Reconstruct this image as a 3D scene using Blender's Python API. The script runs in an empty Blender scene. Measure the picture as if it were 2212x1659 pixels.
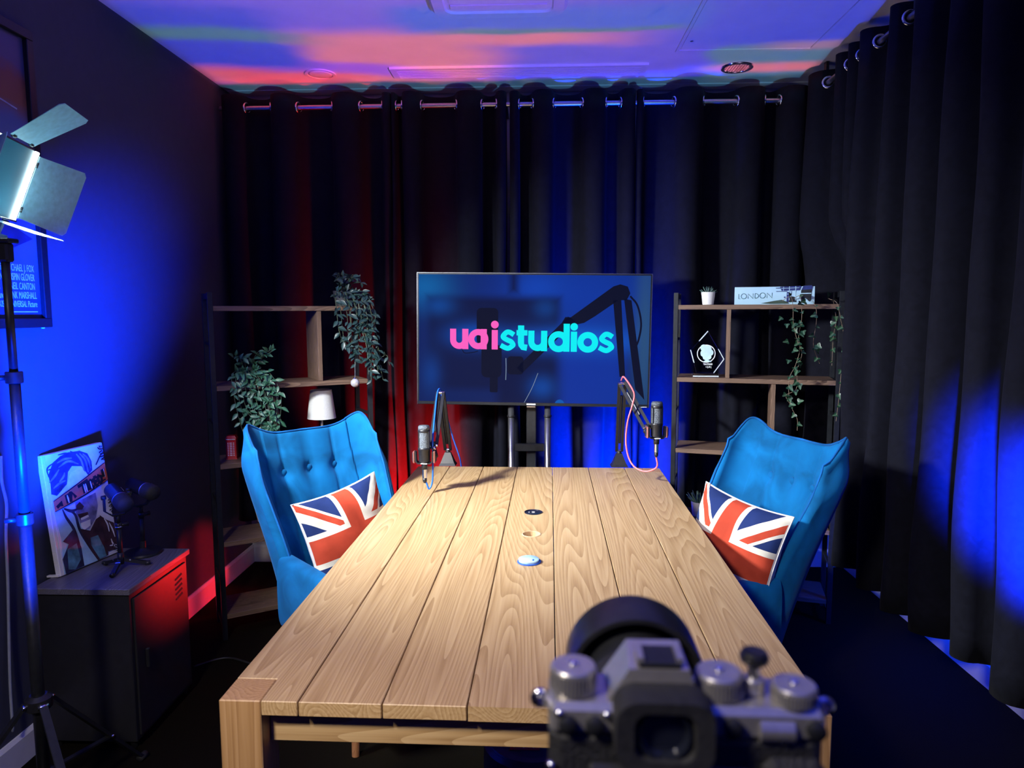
import bpy, math, random
from mathutils import Vector, Matrix, Quaternion
random.seed(7)
PI = math.pi
SC = bpy.context.scene
COL = SC.collection
# ------------------------------------------------------------------ camera
FPX, PITCH, YAW, ROLL, CAMZ = 1525.455, .101923, .0371369, -.00373165, 1.5
IW, IH = 2212, 1659
_f = Vector((-math.sin(YAW)*math.cos(PITCH), math.cos(YAW)*math.cos(PITCH), -math.sin(PITCH)))
_r0 = Vector((math.cos(YAW), math.sin(YAW), 0)); _u0 = _r0.cross(_f)
_r = _r0*math.cos(ROLL)+_u0*math.sin(ROLL); _u = -_r0*math.sin(ROLL)+_u0*math.cos(ROLL)
cam = bpy.data.cameras.new('camera'); camo = bpy.data.objects.new('camera', cam); COL.objects.link(camo)
cam.sensor_width = 36; cam.lens = FPX/IW*36; cam.clip_start = .02
m = Matrix.Identity(4)
for i in range(3): m[i][0], m[i][1], m[i][2] = _r[i], _u[i], -_f[i]
m[2][3] = CAMZ; camo.matrix_world = m
cam.dof.use_dof = True; cam.dof.focus_distance = 2.7; cam.dof.aperture_fstop = 7.0
SC.camera = camo
def at(px, py, x=None, y=None, z=None):
    """point of the room seen at a photograph pixel, on the given plane"""
    d = _f+_r*((px-IW/2)/FPX)-_u*((py-IH/2)/FPX); o = Vector((0, 0, CAMZ))
    t = x/d.x if x is not None else y/d.y if y is not None else (z-CAMZ)/d.z
    return o+d*t
# ------------------------------------------------------------------ world, light, exposure
w = bpy.data.worlds.new('world'); SC.world = w; w.use_nodes = True
w.node_tree.nodes['Background'].inputs[0].default_value = (.010, .014, .03, 1)
w.node_tree.nodes['Background'].inputs[1].default_value = .15
SC.view_settings.view_transform = 'Standard'; SC.view_settings.look = 'None'
SC.view_settings.exposure = 0; SC.view_settings.gamma = 1; SC.view_settings.use_curve_mapping = False
def lamp(name, kind, loc, target, energy, color, size=.1, cone=None, blend=.5, sy=None, spread=None):
    l = bpy.data.lights.new(name, kind); o = bpy.data.objects.new(name, l); COL.objects.link(o)
    o.location = loc; l.energy = energy; l.color = color
    if target is not None: o.rotation_euler = (Vector(target)-Vector(loc)).to_track_quat('-Z', 'Y').to_euler()
    if kind == 'AREA':
        l.shape = 'RECTANGLE'; l.size = size; l.size_y = sy or size
        if spread: l.spread = spread
    else: l.shadow_soft_size = size
    if kind == 'SPOT': l.spot_size = cone; l.spot_blend = blend
    return o
R_ = math.radians
PANEL_N = Vector((.82, .22, -.33)).normalized()
PANEL_C = Vector((-1.445, 1.915, 1.865))
lamp('key_panel_light', 'AREA', PANEL_C+PANEL_N*.03, PANEL_C+Vector((.72, .47, -.50)), 47, (.94, .98, 1), .19, sy=.19, spread=R_(92))
lamp('front_key_light', 'AREA', (-.95, -.25, 2.42), (-.12, 1.80, .5), 15, (1, .90, .77), .26, sy=.26, spread=R_(80))
lamp('red_uplight', 'SPOT', (-.54, 3.56, .14), (-.68, 3.92, .56), 1100, (1, .010, .010), .03, R_(74), 1.0)
lamp('red_floor_light', 'SPOT', (-.62, 3.44, .30), (-1.37, 2.58, .45), 85, (1, .015, .015), .03, R_(19), 1.0)
lamp('red_corner_light', 'SPOT', (-.62, 3.74, .30), (-1.73, 3.42, .12), 60, (1, .02, .03), .03, R_(34), .5)
lamp('blue_uplight', 'SPOT', (.42, 3.56, .14), (.42, 3.92, .60), 3000, (.0, .03, 1), .03, R_(76), 1.0)
lamp('blue_wall_light', 'SPOT', (-.80, 1.20, .60), (-1.73, 2.26, 1.26), 4600, (.0, .03, 1), .06, R_(38), 1.0)
lamp('blue_curtain_light', 'SPOT', (.86, 1.20, .66), (1.43, 1.97, .88), 7500, (.0, .03, 1), .05, R_(33), 1.0)
lamp('blue_rear_light', 'POINT', (1.66, 3.0, .42), None, 16, (.0, .04, 1), .03)
# added unseen lamp, near right; the ceiling's coloured light is painted into its emission
PJ = Vector((1.12, 1.15, 1.0)); ZCEIL = 2.726
def add_ceiling_lamp():
    o = lamp('added_ceiling_lamp', 'POINT', PJ, None, 440, (1, 1, 1), .012); l = o.data; l.use_nodes = True
    nt = l.node_tree; N = nt.nodes; L = nt.links; em = N['Emission']
    def M_(op, a, b=None, c=None):
        n = N.new('ShaderNodeMath'); n.operation = op
        for i, x in enumerate((a, b, c)):
            if x is None: continue
            if isinstance(x, (int, float)): n.inputs[i].default_value = x
            else: L.new(x, n.inputs[i])
        return n.outputs[0]
    tc = N.new('ShaderNodeTexCoord'); sp = N.new('ShaderNodeSeparateXYZ'); L.new(tc.outputs['Normal'], sp.inputs[0])
    nz = M_('MULTIPLY', sp.outputs[2], SGN); nzs = M_('MAXIMUM', nz, .05)
    X = M_('MULTIPLY_ADD', M_('DIVIDE', M_('MULTIPLY', sp.outputs[0], SGN), nzs), ZCEIL-PJ.z, PJ.x)
    Y = M_('MULTIPLY_ADD', M_('DIVIDE', M_('MULTIPLY', sp.outputs[1], SGN), nzs), ZCEIL-PJ.z, PJ.y)
    X0_ = X
    cb = N.new('ShaderNodeCombineXYZ'); L.new(X, cb.inputs[0]); L.new(M_('MULTIPLY', Y, 2.5), cb.inputs[1])
    nt1 = N.new('ShaderNodeTexNoise'); nt1.inputs['Scale'].default_value = 2.2; nt1.inputs['Detail'].default_value = 2; L.new(cb.outputs[0], nt1.inputs['Vector'])
    sc = N.new('ShaderNodeSeparateColor'); L.new(nt1.outputs['Color'], sc.inputs[0])
    X = M_('ADD', X, M_('MULTIPLY_ADD', sc.outputs[0], .30, -.15)); Y = M_('ADD', Y, M_('MULTIPLY_ADD', sc.outputs[1], .10, -.05))
    def band(x0, x1, y0, y1, sx, sy, tilt=0, bow=0):
        cx, cy = (x0+x1)/2, (y0+y1)/2; hx, hy = (x1-x0)/2, (y1-y0)/2
        xx = M_('SUBTRACT', X, cx); yy = M_('SUBTRACT', M_('SUBTRACT', Y, cy), M_('MULTIPLY', xx, tilt))
        def soft(v, h, s_):
            r = N.new('ShaderNodeMapRange'); r.interpolation_type = 'SMOOTHSTEP'; L.new(M_('ABSOLUTE', v), r.inputs[0]); r.inputs[1].default_value = h-s_; r.inputs[2].default_value = h+s_; r.inputs[3].default_value = 1; r.inputs[4].default_value = 0; return r.outputs[0]
        return M_('MULTIPLY', soft(xx, hx, sx), soft(yy, hy, sy))
    def mix(f, a, b):
        n = N.new('ShaderNodeMix'); n.data_type = 'RGBA'; L.new(f, n.inputs[0])
        for s_, v in ((6, a), (7, b)):
            if isinstance(v, tuple): n.inputs[s_].default_value = v+(1,)
            else: L.new(v, n.inputs[s_])
        return n.outputs[2]
    PUR, BLU, AZU, PNK, RED, TEAL, VIO = (.16, .075, .85), (.0, .035, .80), (.0, .10, .85), (.95, .20, .30), (1.0, .09, .14), (.03, .20, .28), (.45, .07, .90)
    c = mix(band(-3, .25, 2, 4.2, .7, .5), (.01, .045, .88), PUR)
    c = mix(band(-1.75, .35, 3.22, 3.95, .35, .10), c, PNK); c = mix(band(-1.7, -.9, 3.62, 3.95, .25, .08, .15), c, RED)
    c = mix(band(-1.3, -.5, 3.60, 3.78, .25, .05, .22), c, VIO)
    c = mix(band(-2.2, -1.12, 2.86, 3.62, .14, .10, .16), c, BLU); c = mix(band(-2.2, -1.05, 3.12, 3.26, .2, .05, .16), c, TEAL)
    c = mix(band(-.62, .70, 2.98, 3.24, .10, .05), c, AZU); c = mix(band(-.45, .62, 3.22, 3.27, .12, .02), c, TEAL)
    c = mix(band(-.25, .86, 3.42, 3.95, .22, .06, .05), c, (.09, .06, .85))
    c = mix(band(.84, 1.7, 3.45, 4.0, .05, .05), c, (.06, .20, .36)); c = mix(band(.9, 1.5, 3.70, 3.82, .15, .04), c, PNK); c = mix(band(1.1, 1.7, 3.42, 3.52, .15, .04), c, (.40, .20, .42))
    c = mix(band(-2, 2, 3.89, 4.3, .1, .02), c, (.03, .10, .16))  # dim teal strip painted in for the shade above the curtain tops
    far = N.new('ShaderNodeMapRange'); L.new(Y, far.inputs[0]); far.inputs[1].default_value = 4.12; far.inputs[2].default_value = 4.0
    inx = N.new('ShaderNodeMapRange'); L.new(M_('ABSOLUTE', M_('ADD', X0_, .16)), inx.inputs[0]); inx.inputs[1].default_value = 1.60; inx.inputs[2].default_value = 1.52
    gain = M_('MULTIPLY', M_('MULTIPLY', M_('MULTIPLY', M_('POWER', M_('DIVIDE', .6, M_('MAXIMUM', nz, .3)), 3.0), inx.outputs[0]), far.outputs[0]), M_('GREATER_THAN', nz, .2))
    L.new(c, em.inputs[0]); L.new(gain, em.inputs[1])
SGN = 1
add_ceiling_lamp()

# ------------------------------------------------------------------ materials
MATS = {}
def _new(name):
    mt = bpy.data.materials.new(name); mt.use_nodes = True
    nt = mt.node_tree; b = nt.nodes['Principled BSDF']; MATS[name] = mt
    return mt, nt, b
def mat(name, col, rough=.5, metal=0, var=.12, scale=40, bump=.0, emit=None, es=0, sheen=0, spec=.5, coat=0, stretch=None):
    """procedural material: base colour broken up by noise, fine bump"""
    mt, nt, b = _new(name); N = nt.nodes; L = nt.links
    tc = N.new('ShaderNodeTexCoord'); nz = N.new('ShaderNodeTexNoise'); nz.inputs['Scale'].default_value = scale; nz.inputs['Detail'].default_value = 4
    if stretch:
        mp = N.new('ShaderNodeMapping'); mp.inputs['Scale'].default_value = stretch; L.new(tc.outputs['Object'], mp.inputs[0]); L.new(mp.outputs[0], nz.inputs['Vector'])
    else: L.new(tc.outputs['Object'], nz.inputs['Vector'])
    rp = N.new('ShaderNodeValToRGB'); c = col
    rp.color_ramp.elements[0].position = .3; rp.color_ramp.elements[1].position = .7
    rp.color_ramp.elements[0].color = tuple(max(0, x*(1-var)) for x in c[:3])+(1,)
    rp.color_ramp.elements[1].color = tuple(min(1, x*(1+var)) for x in c[:3])+(1,)
    L.new(nz.outputs['Fac'], rp.inputs[0]); L.new(rp.outputs[0], b.inputs['Base Color'])
    b.inputs['Roughness'].default_value = rough; b.inputs['Metallic'].default_value = metal
    b.inputs['Specular IOR Level'].default_value = spec
    if bump:
        bp = N.new('ShaderNodeBump'); bp.inputs['Strength'].default_value = bump; bp.inputs['Distance'].default_value = .004
        L.new(nz.outputs['Fac'], bp.inputs['Height']); L.new(bp.outputs[0], b.inputs['Normal'])
    if sheen:
        b.inputs['Sheen Weight'].default_value = sheen; b.inputs['Sheen Roughness'].default_value = .35
    if coat: b.inputs['Coat Weight'].default_value = coat; b.inputs['Coat Roughness'].default_value = .08
    if emit: b.inputs['Emission Color'].default_value = tuple(emit)+(1,); b.inputs['Emission Strength'].default_value = es
    return mt
def wood(name, dark, mid, light, axis='Y', scale=1.0, rough=.42, ring=1.0, fine=.60):
    """wood: distorted growth rings along an axis, plus fine pores; differs from object to object"""
    mt, nt, b = _new(name); N = nt.nodes; L = nt.links
    tc = N.new('ShaderNodeTexCoord'); oi = N.new('ShaderNodeObjectInfo')
    mul = N.new('ShaderNodeMath'); mul.operation = 'MULTIPLY'; mul.inputs[1].default_value = 37.0; L.new(oi.outputs['Random'], mul.inputs[0])
    add = N.new('ShaderNodeVectorMath'); add.operation = 'ADD'; L.new(tc.outputs['Object'], add.inputs[0])
    cmb = N.new('ShaderNodeCombineXYZ')
    for k in range(3): L.new(mul.outputs[0], cmb.inputs[k])
    L.new(cmb.outputs[0], add.inputs[1])
    s = {'X': (.08, 1.3, 1.3), 'Y': (1.3, .08, 1.3), 'Z': (1.3, 1.3, .08)}[axis]
    mp = N.new('ShaderNodeMapping'); mp.inputs['Scale'].default_value = tuple(v*scale for v in s); L.new(add.outputs[0], mp.inputs[0])
    n1 = N.new('ShaderNodeTexNoise'); n1.inputs['Scale'].default_value = 6.5; n1.inputs['Detail'].default_value = .5; n1.inputs['Roughness'].default_value = .4; n1.inputs['Distortion'].default_value = .15
    L.new(mp.outputs[0], n1.inputs['Vector'])
    m2 = N.new('ShaderNodeMath'); m2.operation = 'MULTIPLY'; m2.inputs[1].default_value = 34*ring; L.new(n1.outputs['Fac'], m2.inputs[0])
    fr = N.new('ShaderNodeMath'); fr.operation = 'FRACT'; L.new(m2.outputs[0], fr.inputs[0])
    mp2 = N.new('ShaderNodeMapping'); mp2.inputs['Scale'].default_value = tuple((1 if v > .5 else .025)*scale for v in s); L.new(add.outputs[0], mp2.inputs[0])
    n2 = N.new('ShaderNodeTexNoise'); n2.inputs['Scale'].default_value = 170; n2.inputs['Detail'].default_value = 3; L.new(mp2.outputs[0], n2.inputs['Vector'])
    mx = N.new('ShaderNodeMix'); mx.data_type = 'FLOAT'; mx.inputs[0].default_value = fine; L.new(fr.outputs[0], mx.inputs[2]); L.new(n2.outputs['Fac'], mx.inputs[3])
    rp = N.new('ShaderNodeValToRGB'); e = rp.color_ramp.elements
    e[0].position = .12; e[0].color = dark+(1,); e[1].position = .85; e[1].color = light+(1,)
    q = e.new(.45); q.color = mid+(1,)
    L.new(mx.outputs[0], rp.inputs[0]); L.new(rp.outputs[0], b.inputs['Base Color'])
    b.inputs['Roughness'].default_value = rough
    bp = N.new('ShaderNodeBump'); bp.inputs['Strength'].default_value = .12; bp.inputs['Distance'].default_value = .002
    L.new(mx.outputs[0], bp.inputs['Height']); L.new(bp.outputs[0], b.inputs['Normal'])
    return mt
def velvet(name, col, sheen, rough=.9, bump=.25, scale=9, var=.35):
    mt, nt, b = _new(name); N = nt.nodes; L = nt.links
    tc = N.new('ShaderNodeTexCoord'); n1 = N.new('ShaderNodeTexNoise'); n1.inputs['Scale'].default_value = scale; n1.inputs['Detail'].default_value = 5; n1.inputs['Distortion'].default_value = 1.0
    L.new(tc.outputs['Object'], n1.inputs['Vector'])
    rp = N.new('ShaderNodeValToRGB'); rp.color_ramp.elements[0].position = .32; rp.color_ramp.elements[1].position = .68
    rp.color_ramp.elements[0].color = tuple(x*(1-var) for x in col)+(1,); rp.color_ramp.elements[1].color = tuple(min(1, x*(1+var)) for x in col)+(1,)
    L.new(n1.outputs['Fac'], rp.inputs[0]); L.new(rp.outputs[0], b.inputs['Base Color'])
    b.inputs['Roughness'].default_value = rough; b.inputs['Specular IOR Level'].default_value = .15
    b.inputs['Sheen Weight'].default_value = sheen; b.inputs['Sheen Roughness'].default_value = .4
    b.inputs['Sheen Tint'].default_value = tuple(min(1, x*2+.15) for x in col)+(1,)
    bp = N.new('ShaderNodeBump'); bp.inputs['Strength'].default_value = bump; bp.inputs['Distance'].default_value = .006
    L.new(n1.outputs['Fac'], bp.inputs['Height']); L.new(bp.outputs[0], b.inputs['Normal'])
    return mt
def glow(name, col, strength):
    """something that gives off light: a screen pixel area or an LED"""
    mt, nt, b = _new(name); N = nt.nodes; L = nt.links
    tc = N.new('ShaderNodeTexCoord'); nz = N.new('ShaderNodeTexNoise'); nz.inputs['Scale'].default_value = 6; L.new(tc.outputs['Object'], nz.inputs['Vector'])
    rp = N.new('ShaderNodeValToRGB')
    rp.color_ramp.elements[0].color = tuple(x*.93 for x in col)+(1,); rp.color_ramp.elements[1].color = tuple(col)+(1,)
    L.new(nz.outputs['Fac'], rp.inputs[0]); L.new(rp.outputs[0], b.inputs['Emission Color'])
    b.inputs['Base Color'].default_value = (.004, .004, .006, 1); b.inputs['Roughness'].default_value = .25
    b.inputs['Emission Strength'].default_value = strength; b.inputs['Specular IOR Level'].default_value = 0
    return mt
def glass(name, col=(.9, .95, 1), rough=.02, ior=1.45):
    mt, nt, b = _new(name)
    tc = nt.nodes.new('ShaderNodeTexCoord'); nz = nt.nodes.new('ShaderNodeTexNoise'); nz.inputs['Scale'].default_value = 30
    nt.links.new(tc.outputs['Object'], nz.inputs['Vector'])
    mr = nt.nodes.new('ShaderNodeMapRange'); mr.inputs['To Min'].default_value = rough*.5; mr.inputs['To Max'].default_value = rough*1.5
    nt.links.new(nz.outputs['Fac'], mr.inputs[0]); nt.links.new(mr.outputs[0], b.inputs['Roughness'])
    b.inputs['Base Color'].default_value = col+(1,); b.inputs['Transmission Weight'].default_value = 1; b.inputs['IOR'].default_value = ior
    return mt
mat('wall_dark', (.055, .06, .085), .85, var=.05, scale=25, bump=.05)
mat('wall_white', (.62, .62, .62), .8, var=.04, scale=20, bump=.04)
mat('ceiling_white', (.72, .72, .74), .85, var=.03, scale=8)
mat('trim_white', (.75, .75, .75), .45, var=.03, scale=30)
mat('carpet', (.0050, .0036, .0015), .95, var=.55, scale=420, bump=.6, spec=.08)
wood('oak', (.27, .155, .062), (.42, .27, .125), (.55, .385, .20), 'Y', 1.0)
wood('oak_x', (.27, .155, .062), (.42, .27, .125), (.55, .385, .20), 'X', 1.0)
wood('oak_z', (.26, .13, .05), (.38, .215, .09), (.48, .29, .14), 'Z', 1.0)
wood('rustic', (.055, .032, .022), (.14, .085, .055), (.26, .165, .11), 'X', 1.6, rough=.5, ring=1.4)
wood('rustic_z', (.055, .032, .022), (.14, .085, .055), (.26, .165, .11), 'Z', 1.6, rough=.5, ring=1.4)
wood('grey_wood', (.05, .048, .055), (.10, .095, .105), (.19, .18, .20), 'Y', 1.5, rough=.4)
wood('beech', (.42, .27, .14), (.52, .36, .2), (.6, .43, .25), 'Z', 2.5)
velvet('curtain_velvet', (.0055, .006, .012), .05, bump=.10, scale=30, var=.2)
velvet('chair_velvet', (.002, .110, .29), .32, bump=.12, scale=7, var=.30)
velvet('chair_piping', (.006, .10, .32), .2, bump=.05)
mat('chrome', (.80, .80, .82), .18, 1, var=.04, scale=60)
mat('steel', (.55, .55, .57), .32, 1, var=.08, scale=80)
mat('black_metal', (.018, .019, .022), .42, .3, var=.2, scale=60, bump=.05)
mat('black_plastic', (.012, .012, .014), .38, var=.2, scale=90, bump=.05)
mat('soft_black', (.010, .010, .011), .75, var=.25, scale=200, bump=.2)
mat('shelf_metal', (.030, .034, .042), .38, .6, var=.15, scale=50)
mat('locker_metal', (.020, .020, .023), .40, .2, var=.12, scale=40, bump=.05)
mat('white_plastic', (.78, .78, .77), .4, var=.03, scale=50)
mat('white_fabric', (.80, .80, .77), .85, var=.05, scale=160, bump=.15)
# ------------------------------------------------------------------ mesh builder and object helpers
V3 = Vector
class MB:
    def __init__(s): s.v = []; s.f = []; s.mi = []; s.cur = 0; s.M = Matrix.Identity(4)
    def add(s, vs, fs):
        n = len(s.v)
        for p in vs: s.v.append(tuple(s.M @ V3(p)))
        for f in fs: s.f.append(tuple(n+i for i in f)); s.mi.append(s.cur)
        return s
    def box(s, c, d, bev=0):
        hx, hy, hz = d[0]/2, d[1]/2, d[2]/2; cx, cy, cz = c
        if not bev:
            vs = [(cx+a*hx, cy+b*hy, cz+e*hz) for a in (-1, 1) for b in (-1, 1) for e in (-1, 1)]
            return s.add(vs, [(0, 1, 3, 2), (4, 6, 7, 5), (0, 4, 5, 1), (2, 3, 7, 6), (0, 2, 6, 4), (1, 5, 7, 3)])
        # bevelled box: each corner split in three
        b = min(bev, hx*.98, hy*.98, hz*.98); vs = []; idx = {}
        for a in (-1, 1):
            for e in (-1, 1):
                for g in (-1, 1):
                    for k in range(3):
                        p = [a*hx, e*hy, g*hz]
                        for j in range(3):
                            if j != k: p[j] -= (a, e, g)[j]*b
                        idx[(a, e, g, k)] = len(vs); vs.append((cx+p[0], cy+p[1], cz+p[2]))
        F = []
        for k in range(3):
            for sg in (-1, 1):
                o = [j for j in range(3) if j != k]; q = []
                for (a, e) in ((-1, -1), (1, -1), (1, 1), (-1, 1)):
                    t = [0, 0, 0]; t[k] = sg; t[o[0]] = a; t[o[1]] = e; q.append(idx[(t[0], t[1], t[2], k)])
                F.append(tuple(q) if (sg > 0) != (k == 1) else tuple(reversed(q)))
        for k in range(3):  # edges along axis k
            o = [j for j in range(3) if j != k]
            for a in (-1, 1):
                for e in (-1, 1):
                    t0 = [0, 0, 0]; t0[k] = -1; t0[o[0]] = a; t0[o[1]] = e; t1 = list(t0); t1[k] = 1
                    F.append((idx[(*t0, o[0])], idx[(*t1, o[0])], idx[(*t1, o[1])], idx[(*t0, o[1])]))
        for a in (-1, 1):
            for e in (-1, 1):
                for g in (-1, 1): F.append((idx[(a, e, g, 0)], idx[(a, e, g, 1)], idx[(a, e, g, 2)]))
        return s.add(vs, F)
    def bar(s, p0, p1, w, h, up=(0, 0, 1)):
        p0, p1 = V3(p0), V3(p1); d = (p1-p0).normalized(); u = V3(up)
        if abs(d.dot(u)) > .98: u = V3((0, 1, 0))
        r = d.cross(u).normalized(); u = r.cross(d)
        vs = [tuple(p+r*(a*w/2)+u*(b*h/2)) for p in (p0, p1) for (a, b) in ((-1, -1), (1, -1), (1, 1), (-1, 1))]
        return s.add(vs, [(3, 2, 1, 0), (4, 5, 6, 7), (0, 1, 5, 4), (1, 2, 6, 5), (2, 3, 7, 6), (3, 0, 4, 7)])
    def tube(s, pts, r, seg=8, cap=True, closed=False):
        pts = [V3(p) for p in pts]; n = len(pts); rs = r if isinstance(r, (list, tuple)) else [r]*n
        vs = []; prev = None
        for i, p in enumerate(pts):
            if closed: d = pts[(i+1) % n]-pts[i-1]
            else: d = pts[min(i+1, n-1)]-pts[max(i-1, 0)]
            d.normalize()
            if prev is None:
                a = V3((0, 0, 1)) if abs(d.z) < .9 else V3((1, 0, 0)); x = d.cross(a).normalized()
            else:
                x = (prev-d*prev.dot(d)).normalized()
            prev = x; y = d.cross(x)
            for k in range(seg):
                t = 2*PI*k/seg; vs.append(tuple(p+(x*math.cos(t)+y*math.sin(t))*rs[i]))
        fs = []
        for i in range(n if closed else n-1):
            j = (i+1) % n
            for k in range(seg):
                k2 = (k+1) % seg; fs.append((i*seg+k, i*seg+k2, j*seg+k2, j*seg+k))
        if cap and not closed:
            fs.append(tuple(reversed(range(seg)))); fs.append(tuple((n-1)*seg+k for k in range(seg)))
        return s.add(vs, fs)
    def lathe(s, prof, seg=24, o=(0, 0, 0), axis=None):
        """profile of (radius, height) about the z axis (or the given axis) through o"""
        A = V3(axis).normalized() if axis is not None else V3((0, 0, 1)); o = V3(o)
        q = V3((0, 0, 1)).rotation_difference(A); vs = []; fs = []
        for (r, h) in prof:
            for k in range(seg):
                t = 2*PI*k/seg; vs.append(tuple(o+q @ V3((r*math.cos(t), r*math.sin(t), h))))
        for i in range(len(prof)-1):
            for k in range(seg):
                k2 = (k+1) % seg; fs.append((i*seg+k, i*seg+k2, (i+1)*seg+k2, (i+1)*seg+k))
        if prof[0][0] > 1e-6: fs.append(tuple(reversed(range(seg))))
        if prof[-1][0] > 1e-6: fs.append(tuple((len(prof)-1)*seg+k for k in range(seg)))
        return s.add(vs, fs)
    def prism(s, poly, depth, O=(0, 0, 0), X=(1, 0, 0), Y=(0, 0, 1)):
        """polygon in the plane O + aX + bY, thickened along X x Y by depth (backwards)"""
        O, X, Y = V3(O), V3(X), V3(Y); Z = X.cross(Y).normalized(); n = len(poly)
        ar = sum(poly[i][0]*poly[(i+1) % n][1]-poly[(i+1) % n][0]*poly[i][1] for i in range(n))
        if ar < 0: poly = list(reversed(poly))
        fr = [tuple(O+X*a+Y*b) for a, b in poly]; bk = [tuple(V3(p)-Z*depth) for p in fr]
        fs = [tuple(range(n)), tuple(reversed(range(n, 2*n)))]
        for i in range(n): j = (i+1) % n; fs.append((i, n+i, n+j, j))
        return s.add(fr+bk, fs)
    def ribbon(s, path, w, depth, O=(0, 0, 0), X=(1, 0, 0), Y=(0, 0, 1), closed=False):
        """flat stroke of width w along a 2-D path, thickness depth"""
        n = len(path); L_ = []; R2 = []
        for i in range(n):
            a = path[(i-1) % n] if (closed or i > 0) else path[i]; b = path[(i+1) % n] if (closed or i < n-1) else path[i]
            dx, dy = b[0]-a[0], b[1]-a[1]; l = math.hypot(dx, dy) or 1; nx, ny = -dy/l, dx/l
            ww = w[i] if isinstance(w, (list, tuple)) else w
            L_.append((path[i][0]+nx*ww/2, path[i][1]+ny*ww/2)); R2.append((path[i][0]-nx*ww/2, path[i][1]-ny*ww/2))
        O, X, Y = V3(O), V3(X), V3(Y); Z = X.cross(Y).normalized()
        P = lambda q, d: tuple(O+X*q[0]+Y*q[1]-Z*d)
        vs = [P(q, 0) for q in L_]+[P(q, 0) for q in R2]+[P(q, depth) for q in L_]+[P(q, depth) for q in R2]; fs = []
        for i in range(n if closed else n-1):
            j = (i+1) % n
            fs += [(i, n+i, n+j, j), (2*n+i, 2*n+j, 3*n+j, 3*n+i), (i, j, 2*n+j, 2*n+i), (n+i, 3*n+i, 3*n+j, n+j)]
        if not closed: fs += [(0, 2*n, 3*n, n), (n-1, 2*n-1, 4*n-1, 3*n-1)]
        return s.add(vs, fs)
    def sphere(s, c, r, seg=16, rings=10, sc=(1, 1, 1)):
        prof = [(max(1e-5, math.sin(PI*i/rings)), -math.cos(PI*i/rings)) for i in range(rings+1)]
        vs = []; fs = []
        for (a, h) in prof:
            for k in range(seg):
                t = 2*PI*k/seg; vs.append((c[0]+r*a*math.cos(t)*sc[0], c[1]+r*a*math.sin(t)*sc[1], c[2]+r*h*sc[2]))
        for i in range(rings):
            for k in range(seg):
                k2 = (k+1) % seg; fs.append((i*seg+k, i*seg+k2, (i+1)*seg+k2, (i+1)*seg+k))
        return s.add(vs, fs)
    def grid(s, fn, nu, nv, closeu=False):
        vs = [fn(i/(nu-1), j/(nv-1)) for j in range(nv) for i in range(nu)]
        fs = [(j*nu+i, j*nu+i+1, (j+1)*nu+i+1, (j+1)*nu+i) for j in range(nv-1) for i in range(nu-1)]
        return s.add([tuple(v) for v in vs], fs)
    def mesh(s, name, smooth=False):
        me = bpy.data.meshes.new(name); me.from_pydata(s.v, [], s.f)
        me.polygons.foreach_set('material_index', s.mi)
        if smooth: me.polygons.foreach_set('use_smooth', [True]*len(me.polygons))
        me.update(); return me
    def build(s, name, mats, parent=None, smooth=False, world=False, autosmooth=None):
        if world and parent is not None:
            inv = wmat(parent).inverted(); s.v = [tuple(inv @ V3(p)) for p in s.v]
        me = s.mesh(name, smooth)
        for mname in ([mats] if isinstance(mats, str) else mats): me.materials.append(MATS[mname])
        o = bpy.data.objects.new(name, me); COL.objects.link(o)
        if parent is not None: o.parent = parent
        if smooth and autosmooth:
            sharp_by_angle(me, autosmooth)
        return o
def sharp_by_angle(me, deg):
    import bmesh
    bm = bmesh.new(); bm.from_mesh(me); lim = math.radians(deg)
    for e in bm.edges:
        if len(e.link_faces) == 2 and e.calc_face_angle(0) > lim: e.smooth = False
    bm.to_mesh(me); bm.free()
def wmat(o):
    M = Matrix.LocRotScale(o.location, o.rotation_euler, o.scale)
    return wmat(o.parent) @ M if o.parent else M
def tag(o, label, cat, group=None, kind=None):
    o['label'] = label; o['category'] = cat
    if group: o['group'] = group
    if kind: o['kind'] = kind
    return o
def thing(name, label, cat, loc=(0, 0, 0), rz=0, group=None):
    o = bpy.data.objects.new(name, None); COL.objects.link(o); o.empty_display_size = .05
    o.location = loc; o.rotation_euler = (0, 0, rz)
    return tag(o, label, cat, group)
def struct(o, label=None):
    o['kind'] = 'structure'
    if label: o['label'] = label
    return o
def textmesh(name, s, size, mt, parent, M, depth=.0004, sx=1.0, align='LEFT', bold=0):
    """flat printed lettering"""
    cu = bpy.data.curves.new(name, 'FONT'); cu.body = s; cu.size = size; cu.extrude = depth; cu.align_x = align; cu.resolution_u = 3; cu.offset = bold
    t = bpy.data.objects.new(name+'_t', cu); me = bpy.data.meshes.new_from_object(t); bpy.data.objects.remove(t); bpy.data.curves.remove(cu)
    for v in me.vertices: v.co.x *= sx
    me.transform(M); me.materials.clear(); me.materials.append(MATS[mt]); me.name = name
    o = bpy.data.objects.new(name, me); COL.objects.link(o)
    if parent is not None: o.parent = parent
    return o
def frame(O, X, Y):
    X, Y = V3(X).normalized(), V3(Y).normalized(); Z = X.cross(Y)
    M = Matrix.Identity(4)
    for i in range(3): M[i][0], M[i][1], M[i][2], M[i][3] = X[i], Y[i], Z[i], O[i]
    return M
def spline(pts, n=8):
    """Catmull-Rom through the points"""
    P = [V3(p) for p in pts]; P = [P[0]*2-P[1]]+P+[P[-1]*2-P[-2]]; out = []
    for i in range(1, len(P)-2):
        a, b, c, d = P[i-1], P[i], P[i+1], P[i+2]
        for k in range(n):
            t = k/n; out.append(.5*((2*b)+(c-a)*t+(2*a-5*b+4*c-d)*t*t+(3*b-a-3*c+d)*t**3))
    out.append(P[-2]); return out
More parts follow.
